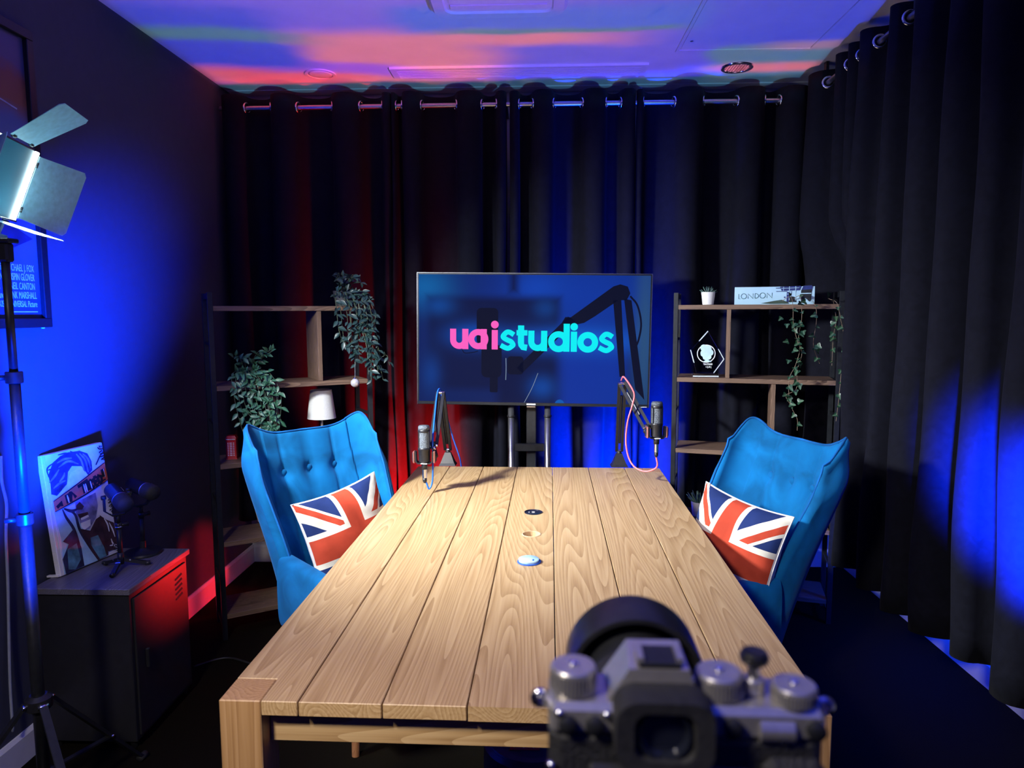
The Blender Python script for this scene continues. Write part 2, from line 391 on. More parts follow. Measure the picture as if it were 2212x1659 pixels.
def arc(cx, cy, r, a0, a1, n=14, ry=None):
    return [(cx+r*math.cos(R_(a0+(a1-a0)*k/n)), cy+(ry or r)*math.sin(R_(a0+(a1-a0)*k/n))) for k in range(n+1)]
def sstep(a, b, x):
    t = max(0, min(1, (x-a)/(b-a))); return t*t*(3-2*t)
# ------------------------------------------------------------------ the room
XL, XR, YB, YF, ZC = -1.73, 1.80, 4.10, -1.6, 2.726
def slab(name, lo, hi, m): return struct(MB().box([(a+b)/2 for a, b in zip(lo, hi)], [b-a for a, b in zip(lo, hi)]).build(name, m))
slab('floor', (XL-.1, YF-.1, -.1), (XR+.1, YB+.1, 0), 'carpet')
slab('ceiling', (XL-.1, YF-.1, ZC), (XR+.1, YB+.1, ZC+.1), 'ceiling_white')
slab('wall_left', (XL-.1, YF, 0), (XL, YB, ZC), 'wall_dark')
slab('wall_right', (XR, YF, 0), (XR+.1, YB, ZC), 'wall_white')
slab('wall_back', (XL-.1, YB, 0), (XR+.1, YB+.1, ZC), 'wall_white')
slab('wall_front', (XL-.1, YF-.1, 0), (XR+.1, YF, ZC), 'wall_dark')
def skirting(name, a, b, nrm):
    """skirting board with a chamfered top, along a-b, standing off the wall by nrm"""
    a, b, n = V3(a), V3(b), V3(nrm); prof = [(0, 0), (.014, 0), (.014, .092), (.006, .104), (0, .104)]
    vs = [tuple(p+n*x+V3((0, 0, z))) for p in (a, b) for x, z in prof]; k = len(prof)
    fs = [(i, (i+1) % k, k+(i+1) % k, k+i) for i in range(k)]+[tuple(reversed(range(k))), tuple(range(k, 2*k))]
    return struct(MB().add(vs, fs).build(name, 'trim_white'))
skirting('baseboard_left', (XL, YF, 0), (XL, YB, 0), (1, 0, 0))
skirting('baseboard_right', (XR, YB, 0), (XR, YF, 0), (-1, 0, 0))
skirting('baseboard_back', (XL+.014, YB, 0), (XR-.014, YB, 0), (0, -1, 0))
struct(MB().box((0.03, 4.048, ZC-.002), (3.5, .10, .006)).build('trim_1', 'ceiling_white'))
# linear slot diffuser in the ceiling
vt = thing('ceiling_vent', 'long white slotted air diffuser in the ceiling above the screen', 'vent', (-.1, 3.745, ZC))
b = MB(); X0, X1, Y0, Y1 = -.65, .65, -.076, .076
b.box((0, Y0+.008, -.005), (X1-X0, .016, .012)); b.box((0, Y1-.008, -.005), (X1-X0, .016, .012))
b.box((X0+.016, 0, -.005), (.032, Y1-Y0-.032, .012)); b.box((X1-.016, 0, -.005), (.032, Y1-Y0-.032, .012)); b.build('frame', 'trim_white', vt)
MB().box((0, 0, .0005-.002), (X1-X0-.06, Y1-Y0-.03, .002)).build('backing', 'black_metal', vt)
for k in range(5): MB().bar((X0+.03, -.048+.024*k, -.007), (X1-.03, -.048+.024*k, -.007), .013, .005).build('slat', 'trim_white', vt)
# access hatch
ht = thing('ceiling_hatch', 'square white access panel set flush in the ceiling', 'hatch', (.968, 3.2, ZC))
MB().box((0, 0, -.001), (.60, .58, .006), .001).build('panel', 'ceiling_white', ht)
b = MB()
for sx in (-1, 1): b.box((sx*.311, 0, -.002), (.014, .636, .008))
for sy in (-1, 1): b.box((0, sy*.302, -.002), (.608, .014, .008))
b.build('frame', 'trim_white', ht); MB().lathe([(.007, 0), (.007, -.002)], 10, (-.27, .18, -.004)).build('lock', 'steel', ht)
# recessed downlights
def downlight(x, y, label, baffle):
    t = thing('recessed_downlight', label, 'ceiling light', (x, y, ZC), group='recessed downlights')
    MB().lathe([(.062, -.001), (.064, -.007), (.078, -.007), (.080, -.001)], 32).build('bezel', 'chrome' if baffle else 'trim_white', t, True, autosmooth=40)
    if baffle:
        MB().lathe([(.062, -.002), (.060, -.0015)], 28).build('reflector', 'steel', t)
        bb = MB()
        for k in range(-4, 5):
            h = math.sqrt(max(0, .06**2-(k*.0135)**2))
            bb.bar((k*.0135, -h, -.004), (k*.0135, h, -.004), .0015, .004); bb.bar((-h, k*.0135, -.004), (h, k*.0135, -.004), .0015, .004)
        bb.build('baffle_grid', 'chrome', t)
    else: MB().lathe([(.063, -.004), (.05, -.0065), (.001, -.0075)], 28).build('lens', 'white_plastic', t, True)
    return t
downlight(-1.123, 3.748, 'round white recessed downlight left of the slotted air diffuser', False)
downlight(1.005, 3.753, 'round chrome recessed downlight with a grid beside the ceiling hatch', True)
# ceiling air unit, only its far edge in view
def rrect(w, h, r, n=6):
    out = []
    for (sx, sy, a) in ((1, 1, 0), (-1, 1, 90), (-1, -1, 180), (1, -1, 270)):
        out += arc(sx*(w/2-r), sy*(h/2-r), r, a, a+90, n)
    return out
au = thing('ceiling_air_unit', 'pale rounded square air unit hanging from the ceiling at the top edge', 'air unit', (-.155, 2.73, ZC))
def ringloft(levels, cap=True):
    b = MB(); n = len(levels[0][0]); vs = []; fs = []
    for poly, z in levels: vs += [(x, y, z) for x, y in poly]
    for i in range(len(levels)-1):
        for k in range(n): k2 = (k+1) % n; fs.append((i*n+k, (i+1)*n+k, (i+1)*n+k2, i*n+k2))
    if cap: fs.append(tuple(range((len(levels)-1)*n, len(levels)*n)))
    return b.add(vs, [tuple(f) for f in fs])
ringloft([(rrect(.54, .58, .07), 0), (rrect(.54, .58, .07), -.022), (rrect(.515, .555, .065), -.036), (rrect(.43, .47, .04), -.036), (rrect(.42, .46, .035), -.028)]).build('casing', 'trim_white', au, True, autosmooth=35)
for k in range(7): MB().bar((-.19, -.18+.06*k, -.032), (.19, -.18+.06*k, -.032), .036, .006).build('grille_bar', 'white_plastic', au)
# ------------------------------------------------------------------ curtains
ROD_Y, ROD_Z, RODR_X, RODR_Z = 3.88, 2.595, 1.43, 2.62
HEM = .335
def curtain(name, label, cuts, along, rodp, zt, rodz, n_room, group, first_front=True, seed=0, push=None):
    """eyelet curtain: cuts = where the cloth crosses the rod, cloth bulging alternately to the room and to the wall"""
    rnd = random.Random(seed); t = thing(name, label, 'curtain', tuple(rodp(cuts[0], 0))[:2]+(HEM,), group=group)
    segs = len(cuts)-1; SUB = 10; prof = []
    for k in range(segs):
        a, c = cuts[k], cuts[k+1]; sg = 1 if (k % 2 == 0) == first_front else -1
        A = min(.062, .030+.30*abs(c-a))*(.9+.2*rnd.random()); A2 = A*(.75+.7*rnd.random()); dr = (rnd.random()-.5)*.03
        for j in range(SUB+(1 if k == segs-1 else 0)):
            q = j/SUB; prof.append((a+(c-a)*(q-.10*math.sin(2*PI*q)), sg*math.sin(PI*q), A, A2, dr*math.sin(PI*q), k))
    rows = 30; ph = [rnd.random()*6 for _ in range(4)]
    vs = []
    nc = len(prof)
    for j in range(rows):
        v = j/(rows-1); v2 = v**1.15; z = zt+(HEM-zt)*v2
        for (s, o, A, A2, dr, k) in prof:
            wob = .010*v*math.sin(3.1*z+ph[0]+s*5)+.006*v*math.sin(7.3*z+ph[1]+s*11)
            off = o*(A+(A2-A)*sstep(0, .5, v))+wob+.010*v*math.sin(s*31+ph[2])
            ss = s+dr*sstep(.05, .9, v)+.007*v*math.sin(z*4+s*20+ph[3])
            p = V3(rodp(ss, off)); 
            if push: p = push(p, z)
            vs.append((p.x, p.y, z+(.008*math.sin(s*9+ph[0]) if j == rows-1 else 0)))
    fs = [(j*nc+i, (j+1)*nc+i, (j+1)*nc+i+1, j*nc+i+1) for j in range(rows-1) for i in range(nc-1)]
    b = MB().add(vs, fs); cl = b.build('cloth', 'curtain_velvet', t, True, world=True)
    md = cl.modifiers.new('thickness', 'SOLIDIFY'); md.thickness = .0025; md.offset = 0
    for k in range(1, segs):
        i = k*SUB; p = V3(rodp(prof[i][0], 0)); a = V3(rodp(prof[i-1][0], prof[i-1][1]*prof[i-1][2])); c = V3(rodp(prof[i+1][0], prof[i+1][1]*prof[i+1][2]))
        tg = (c-a); tg.z = 0; tg.normalize(); nr = tg.cross(V3((0, 0, 1)))
        prof2 = [(.0205, -.004), (.022, -.0055), (.0295, -.0045), (.0315, 0), (.0295, .0045), (.022, .0055), (.0205, .004), (.0205, -.004)]
        b = MB(); b.lathe(prof2, 24, (p.x, p.y, rodz), nr); b.f = [f for f in b.f if len(f) == 4]; b.mi = [0]*len(b.f)
        b.build('eyelet', 'chrome', t, True, world=True)
    return t
bx = lambda px: at(px, 230, y=ROD_Y).x
back = lambda s, o: (s, ROD_Y-o, ROD_Z)
curtain('velvet_curtain', 'black eyelet curtain panel against the left wall, behind the left bookshelf', [bx(p) for p in (480, 533, 585, 645, 717, 780, 826, 846)], None, back, 2.655, ROD_Z, None, 'back wall curtain panels', True, 1)
curtain('velvet_curtain', 'black eyelet curtain panel behind the left half of the screen', [bx(p) for p in (846, 857, 868, 912, 985, 1042, 1072, 1094)], None, back, 2.655, ROD_Z, None, 'back wall curtain panels', True, 2)
curtain('velvet_curtain', 'black eyelet curtain panel behind the right half of the screen', [bx(p) for p in (1101, 1122, 1150, 1197, 1257, 1310, 1340, 1373)], None, back, 2.655, ROD_Z, None, 'back wall curtain panels', True, 3)
curtain('velvet_curtain', 'black eyelet curtain panel in the right back corner, behind the LONDON book', [bx(p) for p in (1375, 1390, 1455, 1520, 1590, 1652, 1682, 1745, 1775)], None, back, 2.655, ROD_Z, None, 'back wall curtain panels', True, 4)
def pushed(p, z):
    k = sstep(2.95, 3.3, p.y)*(1-sstep(3.65, 3.9, p.y))*(1-sstep(1.6, 1.95, z)); lim = 1.37+.04
    return V3((p.x+.125*k, p.y, z))
right = lambda s, o: (RODR_X-o, s, RODR_Z)
curtain('velvet_curtain', 'dark velvet side curtain panel beside the right bookshelf', [3.82, 3.67, 3.50, 3.42, 3.36, 3.30, 3.24], None, right, 2.68, RODR_Z, None, 'side wall curtain panels', True, 5, pushed)
curtain('velvet_curtain', 'dark velvet side curtain panel behind the right armchair, middle of the side run', [3.23, 3.14, 2.98, 2.90, 2.78, 2.66, 2.56], None, right, 2.68, RODR_Z, None, 'side wall curtain panels', True, 6)
curtain('velvet_curtain', 'side curtain panel lit bright blue at the right edge of the view', [2.55, 2.46, 2.37, 2.27, 2.14, 2.03, 1.90, 1.78, 1.68], None, right, 2.68, RODR_Z, None, 'side wall curtain panels', True, 17)
def rod(name, label, a, b, br):
    t = thing(name, label, 'curtain rod', tuple((V3(a)+V3(b))/2))
    MB().tube([a, b], .0125, 16).build('pole', 'steel', t, True, world=True, autosmooth=40)
    for q, e in br:
        bb = MB(); bb.bar(q, e, .014, .03); bb.build('bracket', 'black_metal', t, world=True)
    return t
rod('curtain_rod', 'chrome curtain rod across the back wall, threaded through the eyelets', (-1.715, ROD_Y, ROD_Z), (1.53, ROD_Y, ROD_Z), [((x, ROD_Y+.012, ROD_Z), (x, YB, ROD_Z)) for x in (-1.6, -.17, 1.36)])
rod('curtain_rod', 'curtain rod along the right side, running towards the viewer above the ivy', (RODR_X, 1.55, RODR_Z), (RODR_X, 3.79, RODR_Z), [((RODR_X, y, RODR_Z+.012), (RODR_X, y, ZC)) for y in (1.9, 2.85, 3.7)])
# ------------------------------------------------------------------ the table
TZ = .75; TA = at(472, 1512, z=TZ); TB = at(1799, 1547, z=TZ); TD = at(905, 1008, z=TZ)
TW, TL = (TB-TA).length, 2.095; TROT = math.atan2(TB.y-TA.y, TB.x-TA.x)
tb = thing('conference_table', 'large oak table of seven wide planks with square legs', 'table', (TA.x, TA.y, 0), TROT)
TM = wmat(tb); TMI = TM.inverted()
cut = [0, .134, .275, .416, .561, .709, .857, 1]; LEG = .083; TH = .030
port = [TMI @ at(px, py, z=TZ) for px, py in ((1152, 1107), (1148, 1154), (1143, 1214))]
for k in range(7):
    x0, x1 = cut[k]*TW+(0 if k == 0 else .0014), cut[k+1]*TW-(0 if k == 6 else .0014)
    b = MB()
    if k in (0, 6):
        if k == 0: P = [(LEG+.001, 0), (x1, 0), (x1, TL), (LEG+.001, TL), (LEG+.001, TL-LEG-.001), (0, TL-LEG-.001), (0, LEG+.001), (LEG+.001, LEG+.001)]
        else: P = [(x0, 0), (TW-LEG-.001, 0), (TW-LEG-.001, LEG+.001), (TW, LEG+.001), (TW, TL-LEG-.001), (TW-LEG-.001, TL-LEG-.001), (TW-LEG-.001, TL), (x0, TL)]
        b.prism(P, TH, (0, 0, TZ), (1, 0, 0), (0, 1, 0)); o = b.build('plank', 'oak', tb)
        bm = o.modifiers.new('bevel', 'BEVEL'); bm.width = .0015; bm.segments = 1
    elif k == 3:
        # middle plank with three round holes bored through it
        hs = [(p.x, p.y, .030) for p in port]; hs.sort(key=lambda h: h[1]); y = 0; xm = (x0+x1)/2; nseg = 24
        b = MB(); edges = [0]+[(hs[i][1]+hs[i+1][1])/2 for i in range(2)]+[TL]
        for i, (hx, hy, hr) in enumerate(hs):
            y0, y1 = edges[i], edges[i+1]; ring = []; outer = []
            for q in range(nseg):
                t = 2*PI*q/nseg; c, s_ = math.cos(t), math.sin(t); ring.append((hx+hr*c, hy+hr*s_))
                tx = ((x1-hx) if c > 0 else (hx-x0))/max(abs(c), 1e-6); ty = ((y1-hy) if s_ > 0 else (hy-y0))/max(abs(s_), 1e-6); l = min(tx, ty)
                outer.append((hx+l*c, hy+l*s_))
            cn = [(x1, y1), (x0, y1), (x0, y0), (x1, y0)]
            vs = []; fs = []
            for z in (TZ, TZ-TH): vs += [(p[0], p[1], z) for p in ring]+[(p[0], p[1], z) for p in outer]+[(p[0], p[1], z) for p in cn]
            Kn = 2*nseg+4
            for q in range(nseg):
                r2 = (q+1) % nseg; o1, o2 = outer[q], outer[r2]
                mid = None
                for ci, c_ in enumerate(cn):
                    if min(abs(o1[0]-c_[0])+abs(o2[1]-c_[1]), abs(o1[1]-c_[1])+abs(o2[0]-c_[0])) < 1e-6 and abs(o1[0]-o2[0]) > 1e-6 and abs(o1[1]-o2[1]) > 1e-6: mid = 2*nseg+ci
                top = [q, nseg+q]+([mid] if mid is not None else [])+[nseg+r2, r2]
                fs.append(tuple(top)); fs.append(tuple(Kn+i_ for i_ in reversed(top)))
                fs.append((q, r2, Kn+r2, Kn+q))
            b.add(vs, fs)
        for (a, c_) in (((x0, 0), (x1, 0)), ((x1, 0), (x1, TL)), ((x1, TL), (x0, TL)), ((x0, TL), (x0, 0))):
            b.add([(a[0], a[1], TZ), (c_[0], c_[1], TZ), (c_[0], c_[1], TZ-TH), (a[0], a[1], TZ-TH)], [(3, 2, 1, 0)])
        b.build('plank', 'oak', tb)
    else: b.box(((x0+x1)/2, TL/2, TZ-TH/2), (x1-x0, TL, TH), .0015).build('plank', 'oak', tb)
for lx in (0, TW-LEG):
    for ly in (0, TL-LEG): MB().box((lx+LEG/2, ly+LEG/2, TZ/2), (LEG, LEG, TZ), .002).build('leg', 'oak_z', tb)
AP0, AP1 = .643, TZ-TH
for y in (.054, TL-.054): MB().box((TW/2, y, (AP0+AP1)/2), (TW-2*LEG-.002, .026, AP1-AP0), .0015).build('apron', 'oak_x', tb)
for x in (.045, TW-.045): MB().box((x, TL/2, (AP0+AP1)/2), (.026, TL-2*LEG-.002, AP1-AP0), .0015).build('apron', 'oak', tb)
mat('port_black', (.008, .010, .022), .25, var=.2, coat=.3); mat('port_blue', (.03, .10, .45), .3, var=.1); mat('port_clear', (.45, .72, .85), .25, var=.08, scale=60)
p = port[0]; s0 = MB().lathe([(.0295, -.004), (.034, .0005), (.0335, .003), (.030, .0035), (.028, .001), (.001, .001)], 32, (p.x, p.y, TZ)).build('socket_cap', 'port_black', tb, True, autosmooth=50)
s0['label'] = 'black flush socket with two white marks'
MB().box((p.x, p.y+.004, TZ+.0016), (.010, .0016, .0008)).box((p.x, p.y-.004, TZ+.0016), (.010, .0016, .0008)).box((p.x, p.y, TZ+.0016), (.003, .008, .0008)).box((p.x-.016, p.y-.001, TZ+.0016), (.003, .006, .0008)).build('socket_mark', 'white_plastic', s0)
p = port[1]; b = MB().lathe([(.0285, -.016), (.0285, .001), (.0305, .002), (.0335, .0005), (.0335, -.0002)], 32, (p.x, p.y, TZ)); b.f = b.f[:-2]; b.mi = b.mi[:-2]
o = b.build('hole_ring', 'beech', tb, True, autosmooth=50); o['label'] = 'open hole lined with a pale wooden ring'
MB().lathe([(.029, -.020), (.029, -.016)], 24, (p.x, p.y, TZ)).build('hole_floor', 'beech', tb)
p = port[2]; s2 = MB().lathe([(.0295, -.004), (.036, .0005), (.0355, .003), (.031, .004)], 32, (p.x, p.y, TZ)).build('cap_rim', 'port_blue', tb, True, autosmooth=50)
MB().lathe([(.031, .0035), (.0315, .009), (.030, .0105), (.001, .0105)], 32, (p.x-.001, p.y+.001, TZ)).build('cap_lid', 'port_clear', s2, True, autosmooth=50)
MB().box((p.x+.012, p.y-.012, TZ+.011), (.004, .012, .001)).build('cap_slot', 'port_blue', s2)
# ------------------------------------------------------------------ television on its floor stand
TVY = 3.60
c4 = [at(px, py, y=TVY) for px, py in ((902, 588), (1407, 592), (1400, 880), (902, 872))]
tc_ = (c4[0]+c4[1]+c4[2]+c4[3])/4; TVW = 1.185; TVH = .672
tv = thing('television', 'large flat screen showing a pink and turquoise studio logo, behind the table', 'television', tuple(tc_))
tv.rotation_euler = (0, math.atan2(c4[0].z-c4[1].z, c4[1].x-c4[0].x), R_(-1.2))
mat('bezel', (.03, .034, .04), .3, .6, var=.1); mat('bezel_edge', (.35, .37, .40), .28, .9, var=.08)
MB().box((0, .030, 0), (TVW-.06, .05, TVH-.06), .01).build('back_housing', 'black_plastic', tv)
b = MB(); e = .009
b.box((0, -.004, TVH/2-e/2), (TVW, .024, e)).box((-TVW/2+e/2, -.004, .003), (e, .024, TVH-e-.014)).box((TVW/2-e/2, -.004, .003), (e, .024, TVH-e-.014))
b.build('bezel', 'bezel', tv)
MB().box((0, -.005, -TVH/2+.008), (TVW, .026, .016), .002).build('chin', 'bezel', tv)
b = MB(); b.box((0, -.0165, TVH/2-.001), (TVW, .0012, .002)).box((-TVW/2+.001, -.0165, 0), (.002, .0012, TVH)).box((TVW/2-.001, -.0165, 0), (.002, .0012, TVH)); b.build('bezel_edge', 'bezel_edge', tv)
MB().box((-.005, -.0186, -TVH/2+.008), (.046, .0012, .0075)).build('brand_badge', 'white_plastic', tv)
MB().box((-.005, -.012, -TVH/2-.005), (.046, .010, .010), .002).build('receiver', 'chrome', tv)
MB().box((TVW/2-.03, -.0186, -TVH/2+.0035), (.036, .001, .003)).build('corner_sticker', 'white_plastic', tv)
# picture: blue studio with a microphone, out-of-focus, and the logo
def screen_mat():
    mt, nt, bs = _new('screen_picture'); N = nt.nodes; L = nt.links
    tc = N.new('ShaderNodeTexCoord'); sep = N.new('ShaderNodeSeparateXYZ'); L.new(tc.outputs['Object'], sep.inputs[0])
    def M_(op, a, b=None, c=None):
        n = N.new('ShaderNodeMath'); n.operation = op
        for i, x in enumerate((a, b, c)):
            if x is None: continue
            if isinstance(x, (int, float)): n.inputs[i].default_value = x
            else: L.new(x, n.inputs[i])
        return n.outputs[0]
    X, Z = sep.outputs[0], sep.outputs[2]
    def box(cx, cz, hx, hz, soft):
        dx = M_('SUBTRACT', M_('ABSOLUTE', M_('SUBTRACT', X, cx)), hx); dz = M_('SUBTRACT', M_('ABSOLUTE', M_('SUBTRACT', Z, cz)), hz)
        d = M_('MAXIMUM', dx, dz); r = N.new('ShaderNodeMapRange'); r.interpolation_type = 'SMOOTHSTEP'; L.new(d, r.inputs[0]); r.inputs[1].default_value = -soft; r.inputs[2].default_value = soft; r.inputs[3].default_value = 1; r.inputs[4].default_value = 0
        return r.outputs[0]
    def blob(cx, cz, rx, rz):
        a = M_('POWER', M_('DIVIDE', M_('SUBTRACT', X, cx), rx), 2.0); b2 = M_('POWER', M_('DIVIDE', M_('SUBTRACT', Z, cz), rz), 2.0)
        return M_('EXPONENT', M_('MULTIPLY', M_('ADD', a, b2), -1.0))
    def mix(fac, c1, c2):
        n = N.new('ShaderNodeMix'); n.data_type = 'RGBA'; L.new(fac, n.inputs[0])
        for s_, v in ((6, c1), (7, c2)):
            if isinstance(v, tuple): n.inputs[s_].default_value = v+(1,)
            else: L.new(v, n.inputs[s_])
        return n.outputs[2]
    c = mix(blob(.25, .22, .5, .3), (.002, .012, .10), (.002, .035, .34))
    c = mix(blob(-.55, .26, .14, .10), c, (.003, .11, .36))
    c = mix(blob(.02, .26, .12, .08), c, (.003, .05, .42))
    c = mix(box(-.10, .33, .020, .09, .03), c, (.001, .006, .06))
    c = mix(box(-.20, -.02, .335, .235, .03), c, (.0015, .006, .055))
    c = mix(box(-.02, -.24, .16, .20, .04), c, (.0012, .005, .05))
    c = mix(box(.30, -.2, .16, .16, .05), c, (.002, .03, .33))
    c = mix(blob(-.30, .02, .13, .06), c, (.002, .07, .45)); c = mix(blob(-.05, .00, .17, .045), c, (.002, .06, .40))
    c = mix(blob(.25, .00, .30, .065), c, (.004, .10, .62))
    c = mix(blob(-.52, -.18, .05, .10), c, (.002, .035, .22)); c = mix(blob(-.48, .17, .08, .05), c, (.002, .05, .26)); c = mix(blob(.06, .16, .06, .05), c, (.002, .035, .2)); c = mix(blob(.05, -.24, .07, .06), c, (.002, .05, .3))
    c = mix(blob(.56, 0, .05, .5), c, (.02, .075, .20))
    L.new(c, bs.inputs['Emission Color']); bs.inputs['Emission Strength'].default_value = .95
    bs.inputs['Base Color'].default_value = (.004, .004, .006, 1); bs.inputs['Roughness'].default_value = .10; bs.inputs['Specular IOR Level'].default_value = .05
screen_mat()
SW, SH = TVW-2*e, TVH-.025
scr = MB().box((0, -.0125, .0035), (SW, .004, SH)).build('screen', 'screen_picture', tv)
K = SW/1722
SO = (-1011*K, -.0148, (597)*K+.0035)          # crop units (x right, y down) -> screen
def shape(name, polys, m, dz=0.0):
    b = MB()
    for p in polys: b.prism([(x*K, -y*K) for x, y in p], .0002, (SO[0], SO[1]-dz, SO[2]), (1, 0, 0), (0, 0, 1))
    return b.build(name, m, scr)
glow('screen_dark', (.0008, .0022, .018), 1); glow('screen_dim', (.0015, .004, .035), 1); glow('screen_pink', (1, .12, .55), 1.0); glow('screen_cyan', (.0, .87, .93), 1.0); glow('screen_lightblue', (.002, .12, .55), .8); glow('screen_line', (.25, .35, .5), .8)
rr = lambda x0, y0, x1, y1, r: [((x0+x1)/2+a, (y0+y1)/2+c) for a, c in rrect(x1-x0, y1-y0, r, 4)]
shape('pictured_microphone', [rr(588, 366, 750, 640, 34), rr(625, 640, 778, 888, 40), rr(690, 884, 750, 1000, 10)], 'screen_dark')
shape('pictured_boom_arm', [rr(822, 726, 942, 862, 24), [(890, 812), (935, 850), (1330, 455), (1270, 425)], [(1225, 470), (1250, 428), (1290, 430), (1600, 200), (1650, 184), (1705, 200), (1725, 250), (1700, 300), (1640, 300), (1470, 420), (1390, 470), (1300, 490)],
    [(1600, 300), (1660, 300), (1702, 860), (1662, 870)], [(1680, 290), (1735, 300), (1850, 1040), (1780, 960)]], 'screen_dark', .00025)
def rib(name, pts, wd, m, dz, closed=False, n=6):
    pp = [(p.x, p.y) for p in spline([(x, y, 0) for x, y in pts], n)] if n else pts
    return MB().ribbon([(x*K, -y*K) for x, y in pp], wd*K, .0002, (SO[0], SO[1]-dz, SO[2]), closed=closed).build(name, m, scr)
rib('pictured_cable', [(1725, 270), (1780, 340), (1810, 470), (1795, 590), (1765, 680), (1770, 780)], 14, 'screen_dark', .0004)
rib('pictured_wire', [(1052, 850), (1010, 960), (950, 1078)], 4, 'screen_line', .0004)
rib('pictured_shock_mount', [(480, 680), (500, 705), (560, 700), (600, 690)], 6, 'screen_dark', .0004); rib('pictured_hanging_cord', [(810, 740), (812, 820), (810, 905)], 5, 'screen_line', .0005)
shape('pictured_light_spot', [arc(1218, 1083, 36, 180, 360)], 'screen_lightblue', .0003)
# logo letters, built stroke by stroke
ST = 46
def letters(x0, m, spec, name):
    for k, strokes in enumerate(spec):
        b = MB()
        for q, (path, wd, closed) in enumerate(strokes):
            if wd is None: b.prism([(x*K, -y*K) for x, y in path], .0003, (SO[0], SO[1]-.0008-.00008*q, SO[2]))
            else: b.ribbon([(x*K, -y*K) for x, y in path], wd*K, .0003, (SO[0], SO[1]-.0008-.00008*q, SO[2]), closed=closed)
        b.build(name, m, scr)
def L_u(x0, x1, y0, yb): h = ST/2; r = (x1-x0)/2-h; return [([(x0+h, y0)]+arc((x0+x1)/2, yb-r-h, r, 180, 0, 14), ST, False), ([(x1-h, y0), (x1-h, yb)], ST, False)]
def ring(cx, cy, r): return (arc(cx, cy, r, 0, 352.8, 49), ST, True)
def L_s(x0, x1, y0, yb):
    h = ST*.42; cx = (x0+x1)/2; cy = (y0+yb)/2; rx = (x1-x0)/2-h; q = (yb-y0)/4-h/2
    P = [(x1-h*.9, y0+h*2.0), (cx+rx*.35, y0+h*1.1), (cx-rx*.25, y0+h*1.05), (x0+h*1.3, y0+h*2.4), (x0+h*1.5, cy-h*.9), (cx-rx*.1, cy-.05*h), (cx+rx*.55, cy+h*.6), (x1-h*1.2, cy+h*1.7), (x1-h*1.5, yb-h*1.9), (cx+rx*.15, yb-h*1.0), (cx-rx*.45, yb-h*1.15), (x0+h*.3, yb-h*2.1)]
    return [([(p.x, p.y) for p in spline([(a, c, 0) for a, c in P], 5)], ST*.82, False)]
dot = lambda cx, cy, r: (arc(cx, cy, r, 0, 345, 23), None, False)
letters(0, 'screen_pink', [L_u(388, 526, 524, 676), [ring(601, 600, 53), ([(642, 524), (642, 676)], ST, False)], [([(725, 530), (725, 676)], ST, False), dot(725, 490, 29)]], 'logo_letter')
letters(0, 'screen_cyan', [L_s(764, 886, 526, 684), [([(922, 494), (922, 622)]+[(925, 640), (935, 655), (968, 660)], ST, False), ([(888, 549), (970, 549)], 40, False)], L_u(976, 1118, 532, 684), [ring(1203, 612, 55), ([(1262, 478), (1262, 686)], ST, False)],
    [([(1317, 536), (1317, 686)], ST, False), dot(1317, 500, 28)], [ring(1420, 614, 54)], L_s(1498, 1620, 534, 692)], 'logo_letter')
# floor stand
mat('stand_tube', (.30, .30, .32), .28, .9, var=.08)
ts = thing('television_stand', 'tubular floor stand with two posts and a crossbar under the screen', 'stand', (0, 3.66, 0))
pl = [at(px, 930, y=3.62).x for px in (1104, 1183)]
for x in pl:
    MB().tube([(x, -.02, .04), (x, -.02, 1.035)], .017, 14).build('post', 'stand_tube', ts, True)
    MB().tube([(x, -.02, .955), (x, -.02, .965)], .021, 14).build('collar', 'black_metal', ts, True)
    MB().bar((x, -.2, .022), (x, .10, .022), .045, .04).build('foot', 'black_metal', ts)
MB().box(((pl[0]+pl[1])/2, -.02, .795), (pl[1]-pl[0]-.036, .02, .04), .003).build('crossbar', 'black_metal', ts)
MB().box(((pl[0]+pl[1])/2+.01, .02, .60), (.052, .03, 1.16), .004).build('centre_column', 'black_metal', ts)
MB().box(((pl[0]+pl[1])/2, .018, 1.2), (.30, .014, .25), .004).build('mount_plate', 'black_metal', ts)
# ------------------------------------------------------------------ bookshelves
SHZ = [.12, .46, .82, 1.175, 1.53]; BT = .022; PST = .022; SD = .24
def bookshelf(name, label, a, b, dividers, flip=1):
    a, b = V3((a.x, a.y, 0)), V3((b.x, b.y, 0)); Ls = (b-a).length; rz = math.atan2(b.y-a.y, b.x-a.x)
    t = thing(name, label, 'bookshelf', tuple(a), rz, 'industrial bookshelves')
    for x in (0, Ls):
        fr = MB()
        for y in (PST/2, SD-PST/2): MB().box((x, y, .795), (PST, PST, 1.59), .001).build('post', 'shelf_metal', t)
        for z in (1.575, 1.36, 1.0, .64, .28, .05): MB().box((x, SD/2, z), (.012, SD-2*PST, .012 if z < 1.5 else .025)).build('rung', 'shelf_metal', t)
    for z in SHZ: MB().box((Ls/2, SD/2, z-BT/2), (Ls-PST-.001, SD-.004, BT), .001).build('shelf_board', 'rustic', t)
    for x, k in dividers: MB().box((x*Ls, SD/2+.002, (SHZ[k]+SHZ[k+1]-BT)/2), (.020, SD-.012, SHZ[k+1]-SHZ[k]-BT-.001), .001).build('divider', 'rustic_z', t)
    return t, Ls
shl, LL = bookshelf('bookshelf', 'industrial bookshelf with trailing plants, set at an angle behind the left armchair', at(462, 835, z=1.175), at(800, 818, z=1.175), [(.665, 3), (.375, 2), (.45, 0)])
shr, LR = bookshelf('bookshelf', 'industrial bookshelf with ivy and a LONDON book, behind the right armchair', at(1457, 815, z=1.175), at(1812, 823, z=1.175), [(.335, 3), (.62, 2), (.4, 0)])
